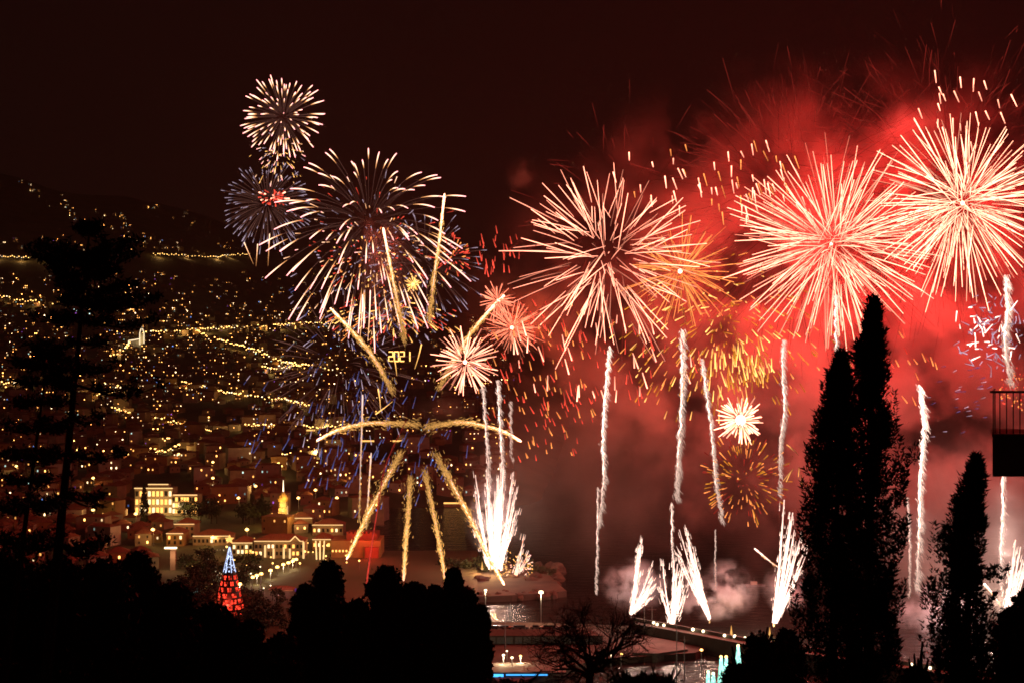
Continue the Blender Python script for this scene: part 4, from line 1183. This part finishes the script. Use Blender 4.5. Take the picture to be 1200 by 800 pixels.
# left cluster over the town
def willow(label, px, py, D, Rpx, n, mat, seed, tip=.35, w=1.6, g=.22, dim=True, light_=None):
    R = random.Random(seed); c = P(px, py, D); k = D / F; RR = Rpx * k
    root = thing("firework_burst", label, "firework", c)
    faint = MB()
    for d in fib(n, R):
        r1 = RR * R.uniform(.8, 1.08); f0 = 1 - tip * R.uniform(.6, 1.2)
        def at(t): return c + d * r1 * t * (1.18 - .18 * t) + Vector((0, 0, .10 * RR * t - g * RR * t * t))
        pts = [at(f0 + (1 - f0) * i / 5) for i in range(6)]
        MB().tube(pts, [w * k * .5 * x for x in (.35, .6, .85, 1, 1, .7)], 4, [.2, .4, .65, .8, .9, 1.05]).build("spark_trail", M[mat], root)
        if dim: faint.tube([at(f0 * i / 4) for i in range(1, 5)], .26 * k, 3, [.4, .5, .7, 1])
    if dim: tag(faint.build("spent_trail", M['smoketrail'], root), kind='stuff')
    if light_: light("burst_light", c, light_[0], light_[1], 1, root)
    return root, c, RR, R
root, c, RR, R = willow("small round burst of white-pink tips, topmost at the left", 332, 138, 820, 50, 110, 'tipwarm', 61, .34, 1.05, .10, True, (PNK, 5e4))
root, c, RR, R = willow("wide willow burst with long curving warm tips at the left", 432, 262, 790, 121, 105, 'tipwarm', 62, .33, 1.25, .30, True, (PNK, 1.3e5))
dashes(root, c + Vector((0, 0, -.35 * RR)), RR, R, 180, ['orange', 'starred', 'gold', 'bluew'], (.05, .85), (.012, .03), 1.3, k=790 / F, squash=(.7, .5, .6))
root, c, RR, R = willow("blue feathery burst with red dot heart under the topmost one", 313, 240, 830, 55, 140, 'bluew', 63, .2, .55, .16, True)
dashes(root, P(322, 231, 822), 17 * 830 / F, R, 56, ['starred', 'starred', 'star'], (.1, 1), (.12, .3), 1.6, k=830 / F, squash=(1.2, .5, .6))
root, c, RR, R = willow("second blue feathery burst lying behind the willow's lower half", 498, 312, 810, 72, 90, 'bluew', 64, .2, .6, .2, True)
dashes(root, P(530, 300, 800), 26 * 800 / F, R, 60, ['starred', 'starred', 'orange'], (.1, 1), (.1, .3), 1.3, k=800 / F)
root, c, RR, R = willow("dim bluish spent burst over the lit slope, low at the left", 400, 430, 830, 92, 110, 'smoketrail', 65, .6, .6, .12, False)
dashes(root, c, RR * 1.25, R, 120, ['blue', 'bluew', 'bluew'], (.25, 1), (.05, .12), .85, k=830 / F, fall=1.2)
cloud("blue dashes drifting down past the comets and the church tower", 420, 515, 800, 120, 120, ['blue'], 66, rr=(.2, 1), ln=(.06, .14), w=1.1, ndir=Vector((-.35, 0, -1)), squash=(1.1, .4, .75))
cloud("gold and red crumbs glittering in the heart of the left cluster", 460, 375, 800, 70, 190, ['gold', 'orange', 'starred', 'bluew'], 67, rr=(.1, 1), ln=(.04, .16), w=1.1, fall=.6, squash=(1.25, .5, .42))
cloud("fine pale violet and white sparks spread all through the willow burst", 440, 300, 800, 105, 170, ['bluew', 'tipwarm', 'starred'], 69, rr=(.15, 1), ln=(.03, .1), w=.7, fall=.3)
cloud("faint sparks falling from the topmost burst into the blue one", 326, 190, 825, 34, 90, ['bluew', 'tipwarm', 'gold'], 70, rr=(.1, 1), ln=(.06, .2), w=.6, fall=.8)
cloud("loose red dashes between the willow and the large open burst", 585, 300, 620, 26, 30, ['starred'], 68, rr=(.2, 1), ln=(.2, .5), w=1.3, ndir=Vector((.1, 0, -1)), squash=(1.2, .5, 1.4))

def comet(label, pts, D, w0, w1, seed, headmat='starhot', tailmat='gold', tail=220, spread=5.0, core=(0, 1), hh=(1.2, .5), lt=None, Dend=None, wob=0.0):
    """a burning comet: hot head at the first point, sparks shed along its path towards the last"""
    R = random.Random(seed)
    p3 = [P(x, y, D + ((Dend - D) * i / (len(pts) - 1) if Dend else 0)) for i, (x, y) in enumerate(pts)]
    k = D / F; path = spline(p3, 40)
    if wob: path = [p + Vector((math.sin(i * 1.1 + seed) * wob * k, math.cos(i * 1.3) * wob * k, 0)) for i, p in enumerate(path)]
    root = thing("firework_comet", label, "firework", path[0])
    n0, n1 = int(core[0] * 39), int(core[1] * 39)
    seg = path[n0:n1 + 1]; m = len(seg)
    MB().tube(seg, [k * .42 * (w0 + (w1 * .45 - w0) * i / (m - 1)) * (.5 if i == 0 else 1 + .3 * noise.noise(Vector((i * .35, seed, 0)))) for i in range(m)], 6, [hh[0] + (hh[1] - hh[0]) * i / (m - 1) for i in range(m)]).build("comet_core", M[headmat], root)
    if tail:
        mb = MB()
        for i in range(int(tail * 3.4)):
            t = R.random() ** .8; f = t * 39; i0 = min(38, int(f)); p = path[i0].lerp(path[i0 + 1], f - i0)
            s = spread * (.08 + .48 * t) * k * .5 * (1 if R.random() < .88 else 3.2)
            p = p + Vector((R.gauss(0, s * .6), R.gauss(0, s * .6), R.gauss(0, s * .5)))
            v = (path[i0 + 1] - path[i0]).normalized() + rdir() * .45 + Vector((0, 0, -.2)); v = v.normalized() * k * R.uniform(1.5, 5.5)
            h = R.uniform(.3, 1.0) * (1.1 - .8 * t)
            mb.tube([p, p + v], [.38 * k, .2 * k], 3, [h, h * .5])
        tag(mb.build("spark_tail", M[tailmat], root), kind='stuff')
    if lt: light("burst_light", path[len(path) // 3], lt[0], lt[1], .6, root)
    return root
comet("straight gold comet leaning left of centre under the willow", [(449, 267), (457, 310), (466, 355), (474, 400)], 740, 3.2, 4, 71, core=(0, .75), hh=(1.1, .25), spread=9)
comet("tall gold comet right of the willow with a long straight trail", [(521, 227), (515, 280), (508, 330), (503, 376)], 740, 3.0, 4, 72, core=(0, .8), hh=(1.1, .2), spread=9)
comet("curved comet with red head rising to the left above the arch", [(387, 361), (410, 385), (435, 415), (460, 458)], 730, 3, 5, 73, core=(0, .85), hh=(1.2, .25), tail=320, spread=11)
comet("curved bright comet rising to the right beside the small orange burst", [(591, 346), (568, 370), (545, 400), (514, 455)], 720, 4.5, 3, 74, core=(0, .85), hh=(1.3, .3), tail=260, spread=10, lt=(ORG, 2e4))
comet("left arm of the wide arching comet pair", [(371, 516), (392, 505), (415, 498), (445, 495), (490, 497)], 725, 3, 5, 75, core=(0, .8), hh=(1.4, .5), tail=360, spread=12, lt=(WHT, 1e4))
comet("right arm of the wide arching comet pair", [(611, 517), (590, 505), (565, 498), (538, 494), (500, 500)], 715, 3.5, 5, 76, core=(0, .8), hh=(1.4, .5), tail=340, spread=12, lt=(WHT, 1e4))
comet("long comet slanting down left to the fort", [(406, 655), (420, 625), (440, 585), (470, 530)], 650, 2.5, 4, 77, core=(0, .9), hh=(1.3, .5), tail=420, spread=12, lt=(ORG, 8e3))
comet("long comet slanting down right to the rocky islet", [(591, 685), (572, 650), (545, 595), (512, 533)], 612, 3, 5, 78, core=(0, .85), hh=(1.3, .5), tail=420, spread=12, lt=(ORG, 8e3))
comet("fuzzy gold trail falling nearly straight left of its twin", [(473, 680), (475, 645), (478, 605), (481, 560)], 625, 3, 3, 79, core=(.02, .9), hh=(.45, .2), tail=420, spread=8)
comet("fuzzy gold trail falling nearly straight to the right tree clump", [(524, 690), (518, 655), (510, 610), (498, 552)], 610, 3, 3, 80, core=(.02, .9), hh=(.5, .2), tail=420, spread=8)
comet("thin dark red trail bending down into the middle trees", [(428, 695), (434, 650), (441, 605), (452, 545), (476, 492)], 600, 2.2, 1.2, 81, 'ember', 'ember', 60, 3, hh=(1.6, .6))
comet("thin white riser left of the arch", [(425, 462), (424, 500), (422, 560), (421, 610)], 735, 2.2, 1.6, 82, 'white', 'gold', 40, 3, hh=(.25, .06))
comet("thin slanting white riser with flared foot left of the red fort", [(435, 530), (433, 560), (431, 590), (429, 618)], 735, 2, 2.4, 83, 'white', 'gold', 40, 4, hh=(.2, .3))
for i, (x0, y0, x1, y1, lab) in enumerate(((425, 345, 422, 395, "short bright dash high above the arch, left"), (434, 340, 431, 400, "second short bright dash high above the arch"), (494, 403, 486, 432, "short gold slash right of the year sign"), (461, 415, 465, 440, "short gold slash crossing the year sign"), (443, 455, 446, 480, "small orange slash below the year sign"), (440, 485, 460, 470, "small pinkish curved dash over the arch"))):
    comet(lab, [(x0, y0), ((x0 + x1) / 2 + .5, (y0 + y1) / 2), (x1, y1)], 745, 1.6, 1.2, 90 + i, 'gold' if i > 1 else 'tipwarm', 'gold', 0, hh=(.9, .4))
for i, (x0, y0, x1, y1, lab) in enumerate(((286, 284, 297, 310, "left"), (302, 286, 300, 312, "middle"), (316, 274, 314, 312, "right"))):
    comet(lab + " of three small pale flares at the foot of the blue burst", [(x0, y0), ((x0 + x1) / 2, (y0 + y1) / 2), (x1, y1)], 835, 1.2, .8, 100 + i, 'tipwarm', 'gold', 0, hh=(.7, .15))

def riser(label, pts, D, w, seed, slant=1, heat=1.0, top=0.0, lt=None, wob=.8, mat='white'):
    """white tail left by a climbing shell: a chain of short slanting sparks round a hot core"""
    R = random.Random(seed); k = D / F
    p3 = [P(x, y, D) for x, y in pts]
    L = sum(math.hypot(a[0] - b[0], a[1] - b[1]) for a, b in zip(pts, pts[1:]))
    n = max(12, int(L / 2.2)); path = spline(p3, n)
    path = [p + Vector((noise.noise(Vector((i * .32, seed, 0))) * wob * 2.6 * k, noise.noise(Vector((i * .3, seed, 7))) * wob * 2 * k, 0)) for i, p in enumerate(path)]
    root = thing("firework_tail", label, "firework", path[-1])
    MB().tube(path, [k * .5 * w * (.26 + .2 * noise.noise(Vector((i * .22, seed, 3)))) * (.45 + .55 * math.sin(math.pi * min(1, .06 + .9 * (i / n)))) * R.uniform(.7, 1.25) for i in range(n)], 5, [heat * max(.4, 1.15 + 1.0 * noise.noise(Vector((i * .4, seed, 9)))) * (1 - .9 * ss(.4, 1, i / n)) * (.25 + .75 * ss(0, .12, i / n)) for i in range(n)]).build("tail_core", M[mat], root)
    mb = MB()
    for i in range(int(L * 3.6)):
        t = R.random(); f = t * (n - 1); i0 = min(n - 2, int(f)); p = path[i0].lerp(path[i0 + 1], f - i0)
        s = w * k * .5; p = p + Vector((R.gauss(.1, .42) * s, R.gauss(0, .4) * s, 0))
        v = Vector((slant * R.uniform(.1, .95), R.uniform(-.4, .4), -1)).normalized() * k * R.uniform(2.5, 7) * w / 6
        h = max(.22, heat * R.uniform(.3, .9) * (1.15 - t))
        mb.tube([p, p + v], [.34 * k, .16 * k], 3, [h, h * .4])
    tag(mb.build("spark_tail", M['trailw'], root), kind='stuff')
    if lt:
        m = 4 if lt > 1e5 else 1
        for q in range(m): light("burst_light", path[int(n * (.25 + .6 * q / m))] + Vector((0, -4, 0)), WHT, lt * .16 / m, .6, root)
riser("wavy white shell tail hanging under the open burst", [(714, 405), (710, 450), (706, 510), (707, 560), (701, 615)], 560, 6, 111, 1, .8, lt=6e4)
riser("thin lower white tail just under the wavy one", [(700, 570), (700, 610), (699, 660), (698, 695)], 560, 3.4, 112, 1, .35)
riser("broad white tail under the fine orange burst", [(798, 385), (799, 430), (798, 480), (794, 540), (792, 585)], 565, 8, 113, 1, .6, lt=6e4)
riser("snaking white tail right of the broad one", [(822, 420), (828, 465), (834, 510), (838, 560), (846, 612)], 555, 6, 114, 1, .55, lt=4e4)
riser("wavy white tail right of the white ball burst", [(917, 398), (917, 440), (919, 480), (914, 520), (913, 580)], 560, 6, 115, 1, .5, lt=4e4)
riser("white tail running up into the middle big burst", [(979, 345), (979, 375), (980, 410), (984, 450)], 565, 6, 116, 1, .6)
riser("tall broad white tail standing alone right of the twin cypresses", [(1077, 450), (1082, 500), (1078, 560), (1077, 620), (1074, 690)], 540, 8, 117, 1, 1.0, lt=3e5)
riser("thin white tail close left of the tall broad one", [(1063, 582), (1065, 615), (1066, 650), (1065, 700)], 540, 3.2, 118, 1, .3)
riser("broad white tail rising to the right edge above the balcony", [(1178, 322), (1180, 365), (1177, 400), (1184, 450)], 560, 9, 119, 1, .8, lt=8e4)
riser("white tail below the balcony", [(1174, 540), (1175, 590), (1173, 640), (1172, 690)], 545, 5.5, 120, 1, .7, lt=6e5)
riser("thin white tail above the fan fountains, left", [(787, 588), (787, 620), (788, 650), (788, 670)], 545, 3.5, 121, 1, .5)
riser("hair-thin white tail above the white smoke", [(838, 620), (838, 650), (838, 690)], 545, 1.8, 122, 1, .2)
riser("left white tail rising from the islet fountain", [(565, 450), (568, 490), (571, 530), (573, 570)], 660, 5, 123, 1, .35)
riser("right white tail rising from the islet fountain", [(583, 445), (585, 490), (588, 540), (588, 570)], 660, 6, 124, 1, .5)
riser("third short tail between the islet tails and small orange burst", [(598, 470), (598, 500), (599, 540)], 660, 3.5, 125, 1, .12)

def fountain(label, base, tips, D, w, seed, lt=8e4, mat='white', sprk=120, curve=2.0, heat=1.0):
    R = random.Random(seed); b = P(*base, D); k = D / F
    root = thing("firework_fountain", label, "firework", b)
    tot = MB()
    full = list(tips)
    for tx, ty, bx, ww in tips:
        for _ in range(2): full.append((tx + R.gauss(0, 3), ty + R.uniform(4, 34), bx + R.gauss(0, .6), ww * R.uniform(.5, .9)))
    for tx, ty, bx, ww in full:
        p0 = P(base[0] + bx, base[1] - R.uniform(0, 3), D + R.uniform(-2, 2)); p2 = P(tx, ty, D + R.uniform(-8, 8))
        m = (p0 + p2) / 2 + Vector(((base[0] + bx - tx) * .06 * k * curve * -.5, 0, 0))
        pts = spline([p0, m, p2], 16)
        MB().tube(pts, [k * .5 * w * .5 * ww * (1 - .6 * i / 15) * (1 + .5 * noise.noise(Vector((i * .9, tx, seed)))) for i in range(16)], 6, [heat * (.8 - .55 * i / 15) * (1 + .5 * noise.noise(Vector((i * .7, ty, seed)))) for i in range(16)]).build("jet", M[mat], root)
        for i in range(sprk * 3 // len(full)):
            f = R.random() * 14.9; i0 = int(f); p = pts[i0].lerp(pts[i0 + 1], f - i0) + Vector((R.gauss(0, w * .35 * k), R.gauss(0, w * .35 * k), 0))
            v = (pts[i0 + 1] - pts[i0]).normalized() * k * R.uniform(3, 9); h = R.uniform(.3, .9) * heat
            tot.tube([p, p + v], [.36 * k, .2 * k], 3, [h, h * .6])
    tag(tot.build("spark_tail", M['trailw'], root), kind='stuff')
    MB().lathe((b.x, b.y, b.z - 1.2), [(.35, 0), (.4, 1.1), (.3, 1.3)], 8).build("launcher", M['metal'], root)
    if lt: light("burst_light", P(base[0], base[1] - 45, D - 5), (1, .66, .5), lt * .09, .8, root)
    return root
fountain("white two-armed fountain on the breakwater, left of the wide fan", (739, 720), [(752, 631, 0, 1.0), (764, 662, 1, .7), (766, 678, 1, .7), (750, 640, 0, 1)], 540, 5, 131, 9e4)
fountain("wide white fan fountain on the breakwater with curling left arm", (787, 732), [(776, 656, -1, .6), (790, 655, 0, 1.0), (794, 660, 0, 1), (802, 664, 1, .7), (798, 680, 1, .9)], 535, 5.5, 132, 1.2e5)
fountain("white fountain leaning left into a tall split plume", (831, 726), [(796, 620, 0, .7), (804, 618, 0, .9), (812, 640, 1, .9), (806, 628, 0, 1)], 532, 5, 133, 1.1e5)
fountain("tall white fountain beside the twin cypresses", (907, 730), [(919, 585, 0, .8), (929, 600, 1, 1.0), (926, 612, 1, 1), (939, 625, 2, .7), (933, 640, 2, .8)], 530, 6.5, 134, 5e5)
fountain("low white fountain slanting right at the right edge", (1172, 750), [(1190, 632, 0, 1), (1196, 640, 1, 1), (1202, 655, 2, .9), (1186, 660, 0, 1)], 535, 7, 135, 9e5)
comet("short white side jet left of the tall fountain", [(884, 642), (895, 651), (906, 660), (918, 668)], 530, 2.5, 1.8, 136, 'white', 'tipwarm', 20, 3, hh=(.5, .3))
comet("short white side jet left of the right edge fountain", [(1153, 683), (1160, 691), (1166, 699), (1171, 706)], 535, 3.4, 2, 137, 'white', 'tipwarm', 20, 3, hh=(.6, .3))
fountain("great white fountain bursting from the rocky islet", (580, 667), [(557, 556, -6, .6), (556, 575, -6, .6), (572, 540, -4, 1), (571, 560, -2, 1), (580, 575, 0, 1.2), (587, 553, 2, 1), (590, 545, 2, 1.1), (601, 553, 4, .7), (606, 570, 6, .6), (583, 560, 0, 1.2), (593, 625, 7, .8), (576, 590, -3, 1)], 660, 5.5, 138, 1.6e5, sprk=260)
fountain("small yellow-white spark fountain right of the great one", (601, 682), [(614, 628, 0, .7), (612, 640, 0, 1), (609, 650, 0, 1)], 655, 5, 139, 4e4, 'starhot', sprk=60, heat=.8)
cloud("gold crackling sparks flying round the small yellow-white fountain", 606, 662, 655, 22, 90, ['gold', 'tipwarm'], 140, rr=(.2, 1), ln=(.06, .2), w=.8)
for px, py in ((565, 664), (575, 665), (857, 741), (902, 743)):
    D = 655 if px < 700 else 528
    p = P(px, py + 2, D); root = thing("flame_pot", f"small orange flame {'on the rocky islet left of the great fountain' if px == 565 else 'at the foot of the great fountain' if px == 575 else 'on the breakwater under the white smoke' if px == 857 else 'on the breakwater below the tall fountain'}", "flame", p)
    MB().lathe(p, [(.5, -.6), (.6, 0)], 8).build("pot", M['metal'], root)
    MB().lathe(p, [(.3, 0), (.42, .7), (.2, 2.0), (.04, 3.4)], 8, 0, .35).build("flame", M['gold'], root)
    light("flame_light", p + Vector((0, -2, 3)), (1, .5, .15), 9000, .3, root)

# ------------------------------------------------------------------ smoke
def smoke(name, c, size, mat, seed, lump=.12, sub=4):
    import bmesh
    bm = bmesh.new(); bmesh.ops.create_icosphere(bm, subdivisions=sub, radius=1)
    for v in bm.verts: v.co *= 1 - lump * .5 + lump * noise.noise(v.co * 2.2 + Vector((seed, 0, 0)))
    me = bpy.data.meshes.new(name); bm.to_mesh(me); bm.free(); me.materials.append(mat)
    o = bpy.data.objects.new(name, me); COL.objects.link(o); o.location = c; o.scale = size
    tag(o, kind='stuff'); return o
big = smoke_mat("drifting_smoke", .044, .034, .48, .57, (.95, .70, .68), .15, .2, floor=.02, detail=6)  # grey smoke tinted red: part of the bursts' red light sits in its colour
smoke("harbour_smoke", P(1040, 385, 632), (205, 48, 138), big, 1)
low = smoke_mat("low_smoke", .008, .03, .40, .72, (.9, .86, .84), .25, 1.0, floor=.08, detail=4)
smoke("shore_smoke", P(690, 560, 650), (70, 55, 58), low, 2)
smoke("shore_smoke", P(1130, 640, 560), (75, 45, 52), low, 5, sub=4)
puff = smoke_mat("puff_smoke", .26, .13, .48, .58, (.72, .74, .84), .0, 1.0, floor=0, detail=5)
for i, (px, py, D, sx, sz) in enumerate(((806, 690, 545, 8, 13), (852, 690, 545, 14, 13), (834, 706, 545, 14, 8), (742, 685, 548, 16, 12), (925, 690, 545, 12, 11), (1100, 720, 545, 20, 14), (578, 600, 668, 16, 24), (430, 640, 735, 8, 14), (1075, 145, 600, 22, 13), (1042, 150, 600, 12, 9), (612, 205, 640, 9, 12), (452, 335, 790, 20, 46), (520, 480, 730, 22, 9))):
    smoke("smoke_puff", P(px, py, D), (sx, sx * .9, sz), puff if i < 8 else smoke_mat("thin_puff_smoke", .035 if i < 11 else .02, .075, .42, .66, (.93, .9, .9), .0, 1.0), 10 + i)

def haze():
    m, nt, out = _mat("night_haze")
    v = nt.nodes.new("ShaderNodeVolumePrincipled"); v.inputs["Color"].default_value = (.95, .88, .80, 1)
    v.inputs["Density"].default_value = .00004
    nt.links.new(v.outputs[0], out.inputs["Volume"])
    tag(MB().box((-9000, -150, -9), (9000, 9400, 900)).build("haze", m), kind='stuff')
haze()
